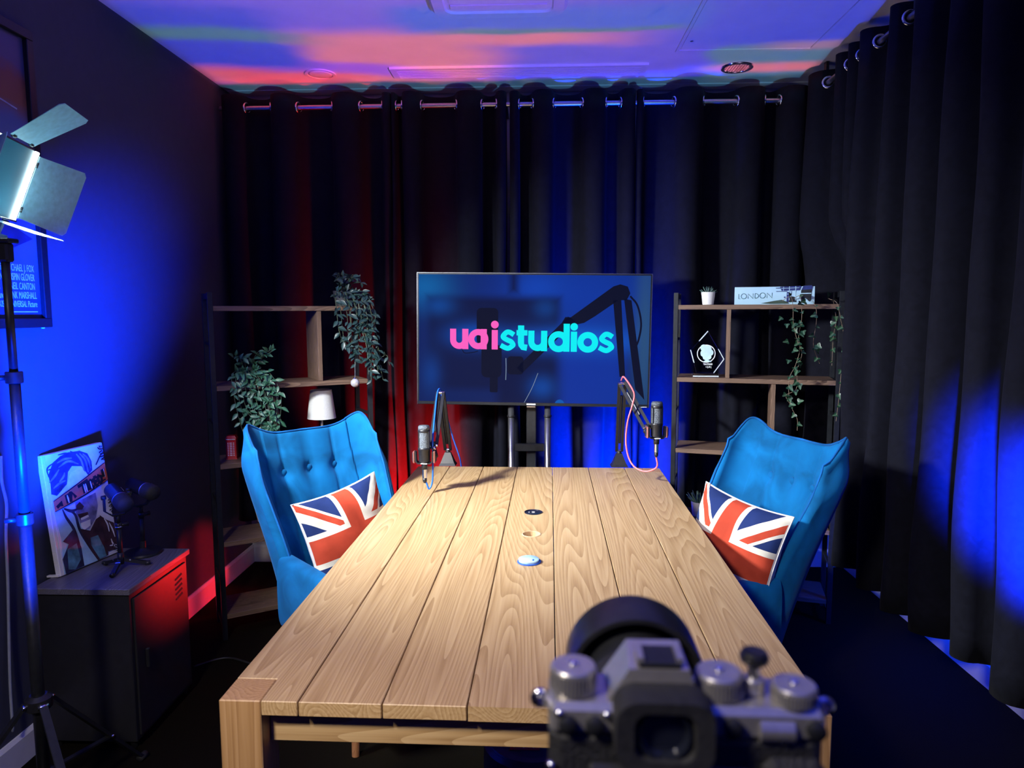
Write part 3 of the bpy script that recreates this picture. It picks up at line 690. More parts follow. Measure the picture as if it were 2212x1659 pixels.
ML, MR = wmat(shl), wmat(shr)
RZL, RZR = shl.rotation_euler.z, shr.rotation_euler.z
def onL(x, y, k): return ML @ V3((x, y, SHZ[k]))
def onR(x, y, k): return MR @ V3((x, y, SHZ[k]))
# ------------------------------------------------------------------ leaves and plants
def leafmat(name, edge, mid, rough=.4):
    mt, nt, b = _new(name); N = nt.nodes; L = nt.links
    tc = N.new('ShaderNodeTexCoord'); sp = N.new('ShaderNodeSeparateXYZ'); L.new(tc.outputs['Object'], sp.inputs[0])
    ab = N.new('ShaderNodeMath'); ab.operation = 'ABSOLUTE'; L.new(sp.outputs[0], ab.inputs[0])
    nz = N.new('ShaderNodeTexNoise'); nz.inputs['Scale'].default_value = 160; L.new(tc.outputs['Object'], nz.inputs[0])
    ma = N.new('ShaderNodeMath'); ma.operation = 'MULTIPLY_ADD'; L.new(nz.outputs['Fac'], ma.inputs[0]); ma.inputs[1].default_value = .006; L.new(ab.outputs[0], ma.inputs[2])
    rp = N.new('ShaderNodeValToRGB'); e_ = rp.color_ramp.elements; e_[0].position = .003; e_[0].color = mid+(1,); e_[1].position = .011; e_[1].color = edge+(1,)
    L.new(ma.outputs[0], rp.inputs[0]); L.new(rp.outputs[0], b.inputs['Base Color']); b.inputs['Roughness'].default_value = rough
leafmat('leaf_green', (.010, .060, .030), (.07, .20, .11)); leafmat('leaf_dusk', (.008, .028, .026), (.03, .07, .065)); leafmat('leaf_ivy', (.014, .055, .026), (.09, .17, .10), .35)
mat('stem_green', (.06, .09, .05), .6, var=.2); mat('stem_brown', (.20, .15, .10), .7, var=.2)
def leaf_mesh(name, m, L_=.042, Wd=.021, lobes=False):
    if not lobes:
        xs = [0, .12, .32, .55, .78, 1]; ws = [.05, .5, .95, .9, .45, 0]; v = []; f = []
        for t_, w_ in zip(xs, ws):
            z = -.22*L_*t_*t_; v += [(-w_*Wd/2, t_*L_, z+.18*w_*Wd), (0, t_*L_, z), (w_*Wd/2, t_*L_, z+.18*w_*Wd)]
        for i in range(5): f += [(i*3, i*3+1, i*3+4, i*3+3), (i*3+1, i*3+2, i*3+5, i*3+4)]
    else:
        pts = [(0, 0), (.10, -.10), (.38, -.06), (.50, .12), (.34, .36), (.22, .50), (.16, .78), (0, 1.0)]
        v = [(0, .35*L_, -.002)]+[(x*Wd, y*L_, .006*abs(x)*2) for x, y in pts]+[(-x*Wd, y*L_, .006*abs(x)*2) for x, y in reversed(pts[1:-1])]
        n = len(v)-1; f = [(0, 1+i, 1+(i+1) % n) for i in range(n)]
    b = MB(); b.add(v, f); me = b.mesh(name, True); me.materials.append(MATS[m]); return me
def put_leaf(me, parent, p, d, up, sc, name='leaf'):
    o = bpy.data.objects.new(name, me); COL.objects.link(o); o.parent = parent
    d = V3(d).normalized(); u = V3(up); r = d.cross(u); r = r.normalized() if r.length > 1e-4 else V3((1, 0, 0)); u = r.cross(d)
    M = Matrix.Identity(4)
    for i in range(3): M[i][0], M[i][1], M[i][2] = r[i], d[i], u[i]
    o.rotation_euler = M.to_euler(); o.location = p; o.scale = (sc,)*3
    return o
def trailing(t, me, origin, strands, stem_m, rnd, step=.021, scl=(.75, 1.25), spread=.5, flip=None):
    """each strand: list of points in the plant's own frame; leaves left and right along it"""
    for st in strands:
        pts = spline(st, 7); MB().tube(pts, .0013, 5).build('stem', stem_m, t)
        acc = 0; sd = 1
        for i in range(1, len(pts)):
            acc += (pts[i]-pts[i-1]).length
            if acc > step:
                acc = 0; sd = -sd; tg = (pts[i]-pts[i-1]).normalized()
                side = tg.cross(V3((0, -1, 0))); side = side.normalized() if side.length > .1 else V3((1, 0, 0))
                d = tg*.55+side*sd*(.5+.5*rnd.random())+V3((rnd.uniform(-spread, spread), -.35+rnd.uniform(-.5, .3), rnd.uniform(-.3, .3)))
                up = V3((rnd.uniform(-.6, .6), -1, rnd.uniform(.2, 1.2)))
                put_leaf(me, t, pts[i], d, up, rnd.uniform(*scl))
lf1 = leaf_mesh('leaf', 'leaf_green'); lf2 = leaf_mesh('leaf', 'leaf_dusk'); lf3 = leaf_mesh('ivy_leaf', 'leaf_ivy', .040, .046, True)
mat('pot_dark', (.05, .05, .055), .5, var=.1)
def pot(t, r0, r1, h, m, rim=.003):
    MB().lathe([(r0*.9, 0), (r0, .002), (r1, h), (r1-rim, h), (r1-rim*1.5, h*.8), (.001, h*.8)], 24).build('pot', m, t, True, autosmooth=40)
# plant on the top board of the left bookshelf, spilling over its right end
rnd = random.Random(3)
p0 = onL(LL*.87, .10, 4); t = thing('trailing_plant', 'bushy trailing plant spilling off the top right of the left bookshelf', 'plant', tuple(p0), RZL)
pot(t, .04, .052, .075, 'pot_dark')
S = []
for k in range(10):
    a = rnd.uniform(-1, 1); S.append([(a*.02, -.01, .07), (a*.06, -.03-.02*rnd.random(), .11+.05*rnd.random()), (a*.11, -.07, .10+.05*rnd.random())])
for k in range(13):
    a = -1+2*k/12+rnd.uniform(-.1, .1); dp = .06+.16*rnd.random()
    S.append([(a*.03, -.03, .07), (a*.075, -.105, .06), (a*.095+.01, -.135-.02*rnd.random(), -.04), (a*.085+.015, -.14, -.06-dp*.6), (a*.06+.025, -.14, -.06-dp)])
for k in range(6):
    a = rnd.uniform(-.4, .7); dp = .27+.10*rnd.random()
    S.append([(a*.03, -.04, .06), (.03+a*.04, -.11, .04), (.05+a*.03, -.14, -.10), (.075+a*.03, -.145, -.20), (.085+a*.05, -.145, -dp)])
S.append([(.03, -.03, .05), (.09, -.10, .02), (.12, -.12, -.12), (.135, -.13, -.24), (.165, -.14, -.24), (.18, -.14, -.29)]); S.append([(.03, -.03, .05), (.09, -.10, .02), (.115, -.12, -.14), (.13, -.13, -.27), (.145, -.14, -.36)])
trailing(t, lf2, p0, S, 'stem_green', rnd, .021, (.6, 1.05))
# silver bauble hanging from it
ob = at(767, 827, y=p0.y-.16); bt = thing('silver_bauble', 'small silver ball ornament hanging below the top trailing plant', 'ornament', tuple(ob))
mat('bauble_silver', (.85, .82, .80), .22, .6, var=.06, scale=90, bump=.3)
MB().sphere((0, 0, 0), .021, 20, 14).build('ball', 'bauble_silver', bt, True); MB().lathe([(.006, 0), (.006, .008), (.002, .010)], 12, (0, 0, .016)).build('cap', 'chrome', bt)
MB().tube([(0, 0, .026), (.002, 0, .10)], .0008, 5).build('string', 'steel', bt)
# plant on the second board
p0 = onL(LL*.22, .09, 3); t = thing('trailing_plant', 'bright green trailing plant hanging from the second board of the left bookshelf', 'plant', tuple(p0), RZL)
pot(t, .04, .05, .07, 'pot_dark'); S = []
for k in range(9):
    a = rnd.uniform(-1, 1); S.append([(a*.02, 0, .065), (a*.06+.01, -.03, .12), (a*.10+.015, -.06, .11+.06*rnd.random())])
for k in range(12):
    a = -1+2*k/11; dp = .08+.14*rnd.random()
    S.append([(a*.03, -.03, .065), (a*.08, -.10, .05), (a*.10+.02, -.125, -.04), (a*.085+.03, -.13, -.08-dp*.5), (a*.06+.045, -.13, -.08-dp)])
for k in range(6):
    a = rnd.uniform(-1, 1); dp = .30+.22*rnd.random()
    S.append([(a*.02, -.03, .06), (.02+a*.05, -.11, .03), (.055+a*.04, -.13, -.10), (.06+a*.035, -.135, -.24), (.06+a*.03, -.135, -dp)])
trailing(t, lf1, p0, S, 'stem_green', rnd, .021, (.6, 1.05))
# white table lamp
p0 = onL(LL*.70, .13, 2); p0 = p0.copy(); lp = thing('table_lamp', 'small white table lamp with a conical fabric shade on the left bookshelf', 'lamp', tuple(p0))
zt_, zb_ = at(694, 842, y=p0.y).z-p0.z, at(694, 903, y=p0.y).z-p0.z; lx = at(694, 870, y=p0.y).x-p0.x
sc_ = p0.y/FPX
b = MB().lathe([(31*sc_, zb_), (23*sc_, zt_), (22.3*sc_, zt_), (30.2*sc_, zb_), (31*sc_, zb_)], 32, (lx, 0, 0)); b.f = [f for f in b.f if len(f) == 4]; b.mi = [0]*len(b.f); b.build('shade', 'white_fabric', lp, True, autosmooth=50)
MB().lathe([(.045, 0), (.045, .008), (.012, .014), (.0055, .02), (.0055, zb_+.03), (.001, zb_+.031)], 20, (lx, 0, 0)).build('stand', 'white_plastic', lp, True, autosmooth=40)
MB().lathe([(.006, zb_+.03), (.022, zb_+.055), (.020, zb_+.075), (.001, zb_+.09)], 16, (lx, 0, 0)).build('bulb', 'white_plastic', lp, True)
# toy telephone box
mat('phone_red', (.55, .02, .025), .3, var=.08, coat=.3); mat('pane_white', (.75, .65, .66), .4, var=.05)
p0 = at(502, 990, z=SHZ[2]); hh = 52*p0.y/FPX; ww = 24*p0.y/FPX
tp = thing('toy_telephone_box', 'miniature red telephone box on the third board of the left bookshelf', 'ornament', tuple(p0), R_(14))
MB().box((0, 0, hh*.02), (ww*1.04, ww*1.04, hh*.04)).box((0, 0, hh*.46), (ww*.92, ww*.92, hh*.86), .001).build('body', 'phone_red', tp)
MB().box((0, 0, hh*.865), (ww, ww, hh*.085), .001).add([(-ww*.47, -ww*.47, hh*.905), (ww*.47, -ww*.47, hh*.905), (ww*.47, ww*.47, hh*.905), (-ww*.47, ww*.47, hh*.905)]+[(a*ww*.36, c*ww*.36, hh) for a, c in ((-1, -1), (1, -1), (1, 1), (-1, 1))], [(0, 1, 5, 4), (1, 2, 6, 5), (2, 3, 7, 6), (3, 0, 4, 7), (4, 5, 6, 7)]).build('roof', 'phone_red', tp)
for rz in range(8):
    for cx, cw in ((-.24, .10), (0, .22), (.24, .10)): MB().box((cx*ww, -ww*.463, hh*(.17+.075*rz)), (cw*ww, .0012, hh*.042)).build('pane', 'pane_white', tp)
MB().box((0, -ww*.503, hh*.862), (ww*.82, .0008, hh*.04)).build('sign_band', 'pane_white', tp)
textmesh('sign_lettering', 'TELEPHONE', hh*.042, 'phone_red', tp, frame((0, -ww*.505, hh*.848), (1, 0, 0), (0, 0, 1)), .0003, .62, 'CENTER')
# moon lamp on a wooden cradle
p0 = at(578, 1128, z=SHZ[1]); p0 = V3((p0.x, p0.y, SHZ[1])); mr = .062
mp_ = thing('moon_lamp', 'pale cratered moon globe on a small wooden cradle behind the left armchair', 'lamp', tuple(p0), R_(20))
mat('moon', (.62, .66, .72), .7, var=.18, scale=38, bump=.9)
MB().sphere((0, 0, .042+mr), mr, 28, 18).build('globe', 'moon', mp_, True)
for a in (0, 120, 240):
    c_, s_ = math.cos(R_(a+30)), math.sin(R_(a+30)); MB().bar((c_*.045, s_*.045, .0), (c_*.06, s_*.06, .062), .009, .009).build('cradle_leg', 'beech', mp_)
    c2, s2_ = math.cos(R_(a+150)), math.sin(R_(a+150)); MB().bar((c_*.046, s_*.046, .006), (c2*.046, s2_*.046, .006), .009, .009).build('cradle_rail', 'beech', mp_)
# ---- right bookshelf
p0 = at(1529, 653, z=SHZ[4]); p0 = onR((MR.inverted() @ at(1529, 653, y=3.52)).x, .09, 4)
su = thing('succulent', 'small spiky succulent in a white pot on top of the right bookshelf', 'plant', tuple(p0)); k_ = p0.y/FPX
pot(su, 11.5*k_, 14.5*k_, 27*k_, 'white_plastic')
leafmat('leaf_succ', (.03, .10, .08), (.12, .22, .18), .45); sl = None
b = MB(); L_ = .038
for i in range(6):
    t_ = i/5; wv = (1-t_)**.7*.0055
    b.v += [(-wv, t_*L_, .002*t_), (0, t_*L_, -wv*.7), (wv, t_*L_, .002*t_), (0, t_*L_, wv*.5)]
for i in range(5):
    for q in range(4): b.f.append((i*4+q, i*4+(q+1) % 4, i*4+4+(q+1) % 4, i*4+4+q)); b.mi.append(0)
sme = b.mesh('succulent_leaf', True); sme.materials.append(MATS['leaf_succ'])
for k in range(26):
    a = k*2.4; el = .25+1.15*(k/26); d = V3((math.cos(a)*math.cos(el), math.sin(a)*math.cos(el), math.sin(el)))
    put_leaf(sme, su, V3((math.cos(a)*.012*(1-k/30), math.sin(a)*.012*(1-k/30), 24*k_)), d, (0, 0, 1), .75+.3*rnd.random())
# book
mat('book_cover', (.42, .66, .80), .35, var=.05, scale=12); mat('book_pages', (.70, .68, .62), .8, var=.08, scale=120, stretch=(1, 1, 12)); mat('print_navy', (.015, .03, .16), .4, var=.3, scale=60); mat('print_dark', (.012, .016, .02), .4, var=.3, scale=60); mat('print_green', (.03, .06, .04), .5, var=.3); mat('print_teal', (.02, .10, .14), .5, var=.2)
lo = MR.inverted() @ at(1587, 652, y=3.42); 
cB0, cB1 = at(1587, 652, y=3.40), at(1758, 648, y=3.37); bw = (cB1-cB0).length*.99; bh = .083
pb = onR((MR.inverted() @ ((cB0+cB1)/2)).x, .02, 4)
bk = thing('london_book', 'thick pale blue LONDON book lying flat on the right bookshelf', 'book', tuple(pb), RZR+R_(-2))
bd = .20
MB().box((0, bd/2, .0015), (bw, bd, .003)).box((0, bd/2, bh-.0015), (bw, bd, .003)).build('cover', 'book_cover', bk)
b = MB(); n = 9; prof = [(-.006*math.sin(PI*i/(n-1)), i/(n-1)*bh) for i in range(n)]
vs = [(x, y, z) for x in (-bw/2, bw/2) for y, z in prof]+[(x, .004, z) for x in (-bw/2, bw/2) for y, z in prof]
fs = [(i, n+i, n+i+1, i+1) for i in range(n-1)]+[(2*n+i, 2*n+i+1, 3*n+i+1, 3*n+i) for i in range(n-1)]+[(i, i+1, 2*n+i+1, 2*n+i) for i in range(n-1)]+[(n+i, 3*n+i, 3*n+i+1, n+i+1) for i in range(n-1)]
b.add(vs, fs); sp_ = b.build('spine', 'book_cover', bk, True, autosmooth=50)
MB().box((0, bd/2, bh/2), (bw-.006, bd-.012, bh-.007)).build('pages', 'book_pages', bk)
U = bw/1830; PO = (-bw/2-165*U, -.0068, 0)
def onsp(pts): return [((x)*U, (655-y)*U*1.0) for x, y in pts]
def spr(name, polys, m, dz=0):
    b = MB()
    for p in polys: b.prism(onsp(p), .0005, (PO[0], PO[1]-dz, 0), (1, 0, 0), (0, 0, 1))
    return b.build(name, m, sp_)
spr('printed_skyline', [[(1215, 232), (1680, 215), (1660, 320), (1250, 330)], [(1130, 335), (1380, 335), (1380, 350), (1130, 350)], [(1120, 255), (1240, 250), (1240, 270), (1120, 270)], [(1370, 360), (1420, 360), (1420, 600), (1370, 600)], [(1470, 340), (1480, 340), (1480, 600), (1470, 600)], [(1310, 470), (1345, 470), (1345, 500), (1310, 500)]], 'print_navy')
spr('printed_lattice', [[(1290, 232), (1300, 232), (1300, 330), (1290, 330)], [(1420, 226), (1434, 226), (1434, 560), (1420, 560)], [(1560, 222), (1575, 222), (1575, 560), (1560, 560)], [(1240, 265), (1650, 255), (1650, 264), (1240, 275)], [(1380, 400), (1620, 395), (1620, 410), (1380, 415)]], 'book_cover', .0004)
spr('printed_building', [[(1690, 330), (1740, 212), (1935, 205), (1920, 550), (1880, 590), (1830, 540), (1785, 500), (1750, 560), (1690, 590)], [(1430, 480), (1500, 465), (1560, 480), (1590, 600), (1420, 600)]], 'print_dark', .0003)
spr('printed_arch_top', [[(1700, 310), (1740, 215), (1930, 208), (1928, 300)]], 'print_navy', .0006); spr('printed_ledge', [[(1650, 388), (1920, 385), (1920, 405), (1650, 410)]], 'book_cover', .0007)
spr('printed_trees', [[(780, 625), (930, 600), (1080, 570), (1260, 545), (1380, 590), (1420, 635), (1000, 640)]], 'print_green', .0002)
# LONDON, thin strokes
def strokes(name, S_, wd, m, parent, O, X, Y, sc, depth=.0005):
    b = MB()
    for k, s_ in enumerate(S_): b.ribbon([(x*sc, y*sc) for x, y in s_], wd*sc, depth, V3(O)+V3(X).cross(V3(Y))*(.00005*k), X, Y)
    return b.build(name, m, parent)
q = lambda pts: [(x, 655-y) for x, y in pts]
LON = [q([(268, 395), (268, 516), (305, 516)]), q(arc(385, 452, 62, 0, 360, 24)), q([(485, 508), (485, 392), (600, 508), (600, 385)]), q([(645, 385), (645, 505)]), q([(645, 390)]+arc(660, 445, 66, -80, 80, 12, 56)+[(645, 500)]), q(arc(820, 437, 64, 0, 360, 24)), q([(920, 495), (920, 378), (1038, 495), (1038, 372)])]
strokes('title_lettering', LON, 13, 'print_teal', sp_, (PO[0], PO[1]-.0003, 0), (1, 0, 0), (0, 0, 1), U)
# crystal award
glass('award_glass', (.88, .94, 1)); mat('etched', (.50, .72, .82), .7, var=.1, scale=60); mat('etched_line', (.75, .8, .82), .6, var=.05)
pa = onR((MR.inverted() @ at(1522, 806, y=3.42)).x, .06, 3)
aw = thing('crystal_award', 'pointed clear glass award with a white etched tree emblem on the right bookshelf', 'award', tuple(pa), RZR+R_(8)); Ka = pa.y/FPX/12.76
def aq(pts): return [((x-650)*Ka, (1500-y)*Ka) for x, y in pts]
MB().box((0, 0, 55*Ka), (690*Ka, .05, 110*Ka), .003).build('base', 'award_glass', aw)
o = MB().prism(aq([(695, 250), (1130, 1010), (870, 1388), (405, 1388), (245, 760)]), .018, (0, -.009, 0), (1, 0, 0), (0, 0, 1)).build('plaque', 'award_glass', aw)
bm_ = o.modifiers.new('bevel', 'BEVEL'); bm_.width = .003; bm_.segments = 2
mat('glass_highlight', (.62, .72, .80), .5, var=.1)  # pale strips painted as highlights along the glass edges
for P_ in ([(245, 760), (345, 1110)], [(695, 250), (470, 520)], [(975, 735), (1130, 1010)], [(1130, 1010), (870, 1388)]): MB().ribbon(aq(P_), 20*Ka, .017, (0, -.0095, 0)).build('edge_highlight', 'glass_highlight', aw)
MB().box((0, -.0253, 30*Ka), (680*Ka, .0008, 28*Ka)).build('base_highlight', 'glass_highlight', aw)  # highlight on the base, painted as a pale strip
b = MB()
for i, (cx, cy, r) in enumerate(((590, 700, 90), (690, 740, 110), (760, 830, 90), (610, 850, 105), (690, 900, 100), (640, 790, 110), (640, 960, 70), (730, 950, 70))): b.prism(aq(arc(cx, cy, r, 0, 345, 23)), .0004, (0, -.0096-.00004*i, 0))
b.prism(aq([(640, 980), (730, 980), (725, 1040), (800, 1055), (800, 1085), (570, 1085), (640, 1040)]), .0004, (0, -.01, 0)); b.build('etched_tree', 'etched', aw)
MB().ribbon(aq(arc(660, 860, 235, 0, 352, 44)), 22*Ka, .0004, (0, -.0095, 0), closed=True).build('etched_ring', 'etched_line', aw)
textmesh('etched_lettering', 'SMARTCAST', 62*Ka, 'etched_line', aw, frame(((832-650)*Ka, -.0096, (1500-1168)*Ka), (1, 0, 0), (0, 0, 1)), .0002, -.72, bold=.0004)
textmesh('etched_lettering', 'J & J v', 62*Ka, 'etched_line', aw, frame(((800-650)*Ka, -.0096, (1500-1240)*Ka), (1, 0, 0), (0, 0, 1)), .0002, -1.0, bold=.0004)
# ivy
p0 = onR(LR*.72, .02, 4); iv = thing('ivy_garland', 'thin ivy garland trailing down over the right side of the right bookshelf', 'ivy', tuple(p0), RZR)
IM = wmat(iv).inverted()
def ivp(px, py, y): return tuple(IM @ at(px, py, y=y))
ys = 3.26
S = [[ivp(1690, 650, 3.36), ivp(1708, 640, 3.32), ivp(1713, 665, ys), ivp(1714, 700, ys), ivp(1722, 735, ys), ivp(1728, 755, ys), ivp(1718, 790, ys), ivp(1706, 815, ys), ivp(1704, 850, ys), ivp(1710, 880, ys), ivp(1722, 905, ys), ivp(1722, 930, ys)],
     [ivp(1715, 645, 3.36), ivp(1728, 640, 3.32), ivp(1732, 670, ys), ivp(1731, 695, ys), ivp(1725, 730, ys), ivp(1732, 765, ys), ivp(1722, 800, ys), ivp(1720, 840, ys), ivp(1698, 855, ys), ivp(1712, 880, ys)],
     [ivp(1755, 648, 3.34), ivp(1763, 668, 3.3), ivp(1763, 700, 3.3), ivp(1757, 745, 3.3), ivp(1770, 785, 3.3)],
     [ivp(1790, 645, 3.33), ivp(1808, 655, ys), ivp(1816, 690, ys), ivp(1822, 720, ys), ivp(1825, 760, ys), ivp(1818, 800, ys), ivp(1812, 860, ys), ivp(1806, 910, ys)],
     [ivp(1800, 650, 3.4), ivp(1806, 690, 3.44), ivp(1800, 730, 3.44), ivp(1797, 790, 3.42)]]
trailing(iv, lf3, p0, S, 'stem_brown', rnd, .042, (.42, .78), .9)
for px, py in ((1688, 686), (1700, 700), (1716, 698), (1732, 700), (1702, 738), (1714, 757), (1735, 715), (1795, 700), (1800, 720), (1704, 778), (1730, 790), (1712, 812), (1726, 830), (1706, 860), (1724, 868), (1790, 640), (1740, 652), (1765, 745), (1768, 760)):
    put_leaf(lf3, iv, V3(ivp(px, py, ys+.0)), (rnd.uniform(-1, 1), -.4, rnd.uniform(-1, .4)), (rnd.uniform(-.4, .4), -1, .5), rnd.uniform(.5, .8))
# potted plant low on the right bookshelf
p0 = V3(onR(.13, .09, 1)); pp = thing('potted_plant', 'dark spiky plant in a white pot low on the right bookshelf beside the right armchair', 'plant', tuple(p0))
pot(pp, .034, .042, .075, 'white_plastic')
for k in range(22):
    a = k*2.4; el = .5+.9*(k/22); put_leaf(sme, pp, V3((math.cos(a)*.015, math.sin(a)*.015, .06)), V3((math.cos(a)*math.cos(el), math.sin(a)*math.cos(el), math.sin(el))), (0, 0, 1), 1.5+.6*rnd.random())
# ------------------------------------------------------------------ wing armchairs
wood('chair_leg_wood', (.25, .10, .04), (.36, .16, .07), (.45, .22, .10), 'Z', 2, rough=.35)
ZB = .34
def ch_top(a): return 1.006+.050*sstep(.15, .72, a)-.085*max(0, (a-.70)/.30)**2.2
def ch_base(u, z):
    a = abs(u); th = a*PI/2; n = 2/3.0; hw = .205+.058*sstep(.35, 1.05, z); D = .105+.05*sstep(1.0, .6, z)
    x = hw*math.sin(th)**n if a > 1e-6 else 0; yf = D*(1-math.cos(th)**n) if a < .9999 else D
    return V3((math.copysign(x, u), .34*(z-.45)-yf, z))
BUT = [(-.115, .855), (.0, .858), (.115, .855)]
def ch_inner(u, v):
    z = ZB+(ch_top(abs(u))-ZB)*v; p = ch_base(u, z); d = 0
    for bx_, bz in BUT:
        rx = p.x-bx_*(.75+.25*z/.87); d += .007*math.exp(-(rx/.0075)**2)*sstep(1.03, .98, z)
        d += .020*math.exp(-((p.x-bx_)**2+(z-bz)**2)/.028**2)
    d -= .006*(math.cos(p.x/.125*2*PI)*-.5+.5)*sstep(.6, .8, z)*(1 if abs(p.x) < .19 else 0)
    d += .0025*math.sin(z*95+u*9)*sstep(.62, .8, abs(u))*sstep(.98, .8, abs(u))
    return p+V3((0, d, 0))
def ch_outer(u, v):
    z = ZB+(ch_top(abs(u))-ZB)*v; p = ch_base(u, z); e = .004
    du = ch_base(min(1, u+e), z)-ch_base(max(-1, u-e), z); du.z = 0
    n = V3((-du.y, du.x, 0)).normalized() if du.length > 1e-7 else V3((0, 1, 0))
    a = abs(u); th = (.056-.012*sstep(.8, 1.0, a))*(1-.62*sstep(.80, 1, v))
    return p+n*th+V3((0, .0, -.006*v))
def armchair(label, loc, rz):
    t = thing('wing_armchair', label, 'armchair', loc, rz, 'blue velvet wing armchairs')
    nu, nv = 111, 46; b = MB(); vs = []
    U_ = [-1+2*i/(nu-1) for i in range(nu)]
    for j in range(nv): vs += [tuple(ch_inner(u, j/(nv-1))) for u in U_]
    for j in range(nv): vs += [tuple(ch_outer(u, j/(nv-1))) for u in U_]
    N1 = nu*nv; fs = []
    for j in range(nv-1):
        for i in range(nu-1):
            a = j*nu+i; fs.append((a, a+1, a+nu+1, a+nu)); fs.append((N1+a, N1+a+nu, N1+a+nu+1, N1+a+1))
    loop = [j*nu for j in range(nv)]+[(nv-1)*nu+i for i in range(1, nu)]+[j*nu+nu-1 for j in range(nv-2, -1, -1)]
    rims = []
    for idx in loop:
        a, c = V3(vs[idx]), V3(vs[N1+idx]); mid = (a+c)/2; j, i = divmod(idx, nu)
        k = V3((0, -.014 if i in (0, nu-1) else 0, .016 if j == nv-1 else 0)); rims.append(len(vs)); vs.append(tuple(mid+k))
    for q in range(len(loop)-1):
        fs.append((loop[q], loop[q+1], rims[q+1], rims[q])); fs.append((rims[q], rims[q+1], N1+loop[q+1], N1+loop[q]))
    b.add(vs, fs); bk_ = b.build('backrest', 'chair_velvet', t, True)
    MB().tube([V3(vs[i])*.75+V3(vs[loop[q_]])*.25+V3((0, -.001, .001)) for q_, i in enumerate(rims) if 4 <= q_ < len(rims)-4], .0042, 6).build('piping', 'chair_piping', bk_, True)
    for bx_, bz in BUT:
        y = ch_inner(bx_/.30*.55 if False else 0, .7).y; p = None
        best = min((((vs[j*nu+i][0]-bx_)**2+(vs[j*nu+i][2]-bz)**2), j*nu+i) for j in range(nv) for i in range(nu))[1]
        p = V3(vs[best]); MB().lathe([(.018, 0), (.018, .004), (.014, .009), (.006, .0115), (.001, .012)], 18, (bx_, p.y-.001, bz), (0, -1, -.25)).build('button', 'chair_velvet', bk_, True)
    # seat and arms
    MB().box((0, -.30, .325), (.46, .46, .07), .02).build('seat_frame', 'chair_velvet', t)
    b = MB()
    def seat(u, v):
        x = (u-.5)*.36; y = -.535+v*.47; r = min(1, 8*u*(1-u))*min(1, 8*v*(1-v)); return (x, y, .405+.045*math.sqrt(max(0, min(1, 10*u*(1-u))*min(1, 10*v*(1-v)))))
    b.grid(seat, 28, 28); o = b.build('seat_cushion', 'chair_velvet', t, True); md = o.modifiers.new('thick', 'SOLIDIFY'); md.thickness = .08; md.offset = -1
    for s_ in (-1, 1):
        path = []
        def arm(u, v):
            y = -.52+.42*v; a = u*2*PI; hx, hz = .040, .135+.0*v; n = 4
            c, s2 = math.cos(a), math.sin(a); c = math.copysign(abs(c)**(2/n), c); s2 = math.copysign(abs(s2)**(2/n), s2)
            endr = 1-.10*max(0, 1-v*8)**2
            return (s_*(.238+.006*v)+hx*c*endr, y, .455+.02*v+hz*s2*endr)
        b = MB(); b.grid(arm, 29, 14); n0 = 29
        b.f.append(tuple(range(28))); b.mi.append(0); b.f.append(tuple(reversed(range(13*29, 13*29+28)))); b.mi.append(0)
        ar = b.build('armrest', 'chair_velvet', t, True, autosmooth=50)
        MB().tube([(s_*.238+.040*math.copysign(abs(math.cos(a))**.5, math.cos(a)), -.521, .455+.135*math.copysign(abs(math.sin(a))**.5, math.sin(a))) for a in [2*PI*k/32 for k in range(32)]], .0035, 5, closed=True).build('piping', 'chair_piping', ar, True)
    for sx, sy, dx, dy in ((-1, -.47, -.03, -.03), (1, -.47, .03, -.03), (-1, -.06, -.02, .06), (1, -.06, .02, .06)):
        MB().tube([(sx*.19, sy, .30), (sx*.19+dx, sy+dy, 0)], [.021, .013], 12).build('leg', 'chair_leg_wood', t, True, autosmooth=60)
    return t
chL = armchair('blue velvet wing armchair on the left side of the table', (-.835, 2.74, 0), R_(47))
chR = armchair('blue velvet wing armchair on the right side of the table', (.81, 2.60, 0), R_(-70))
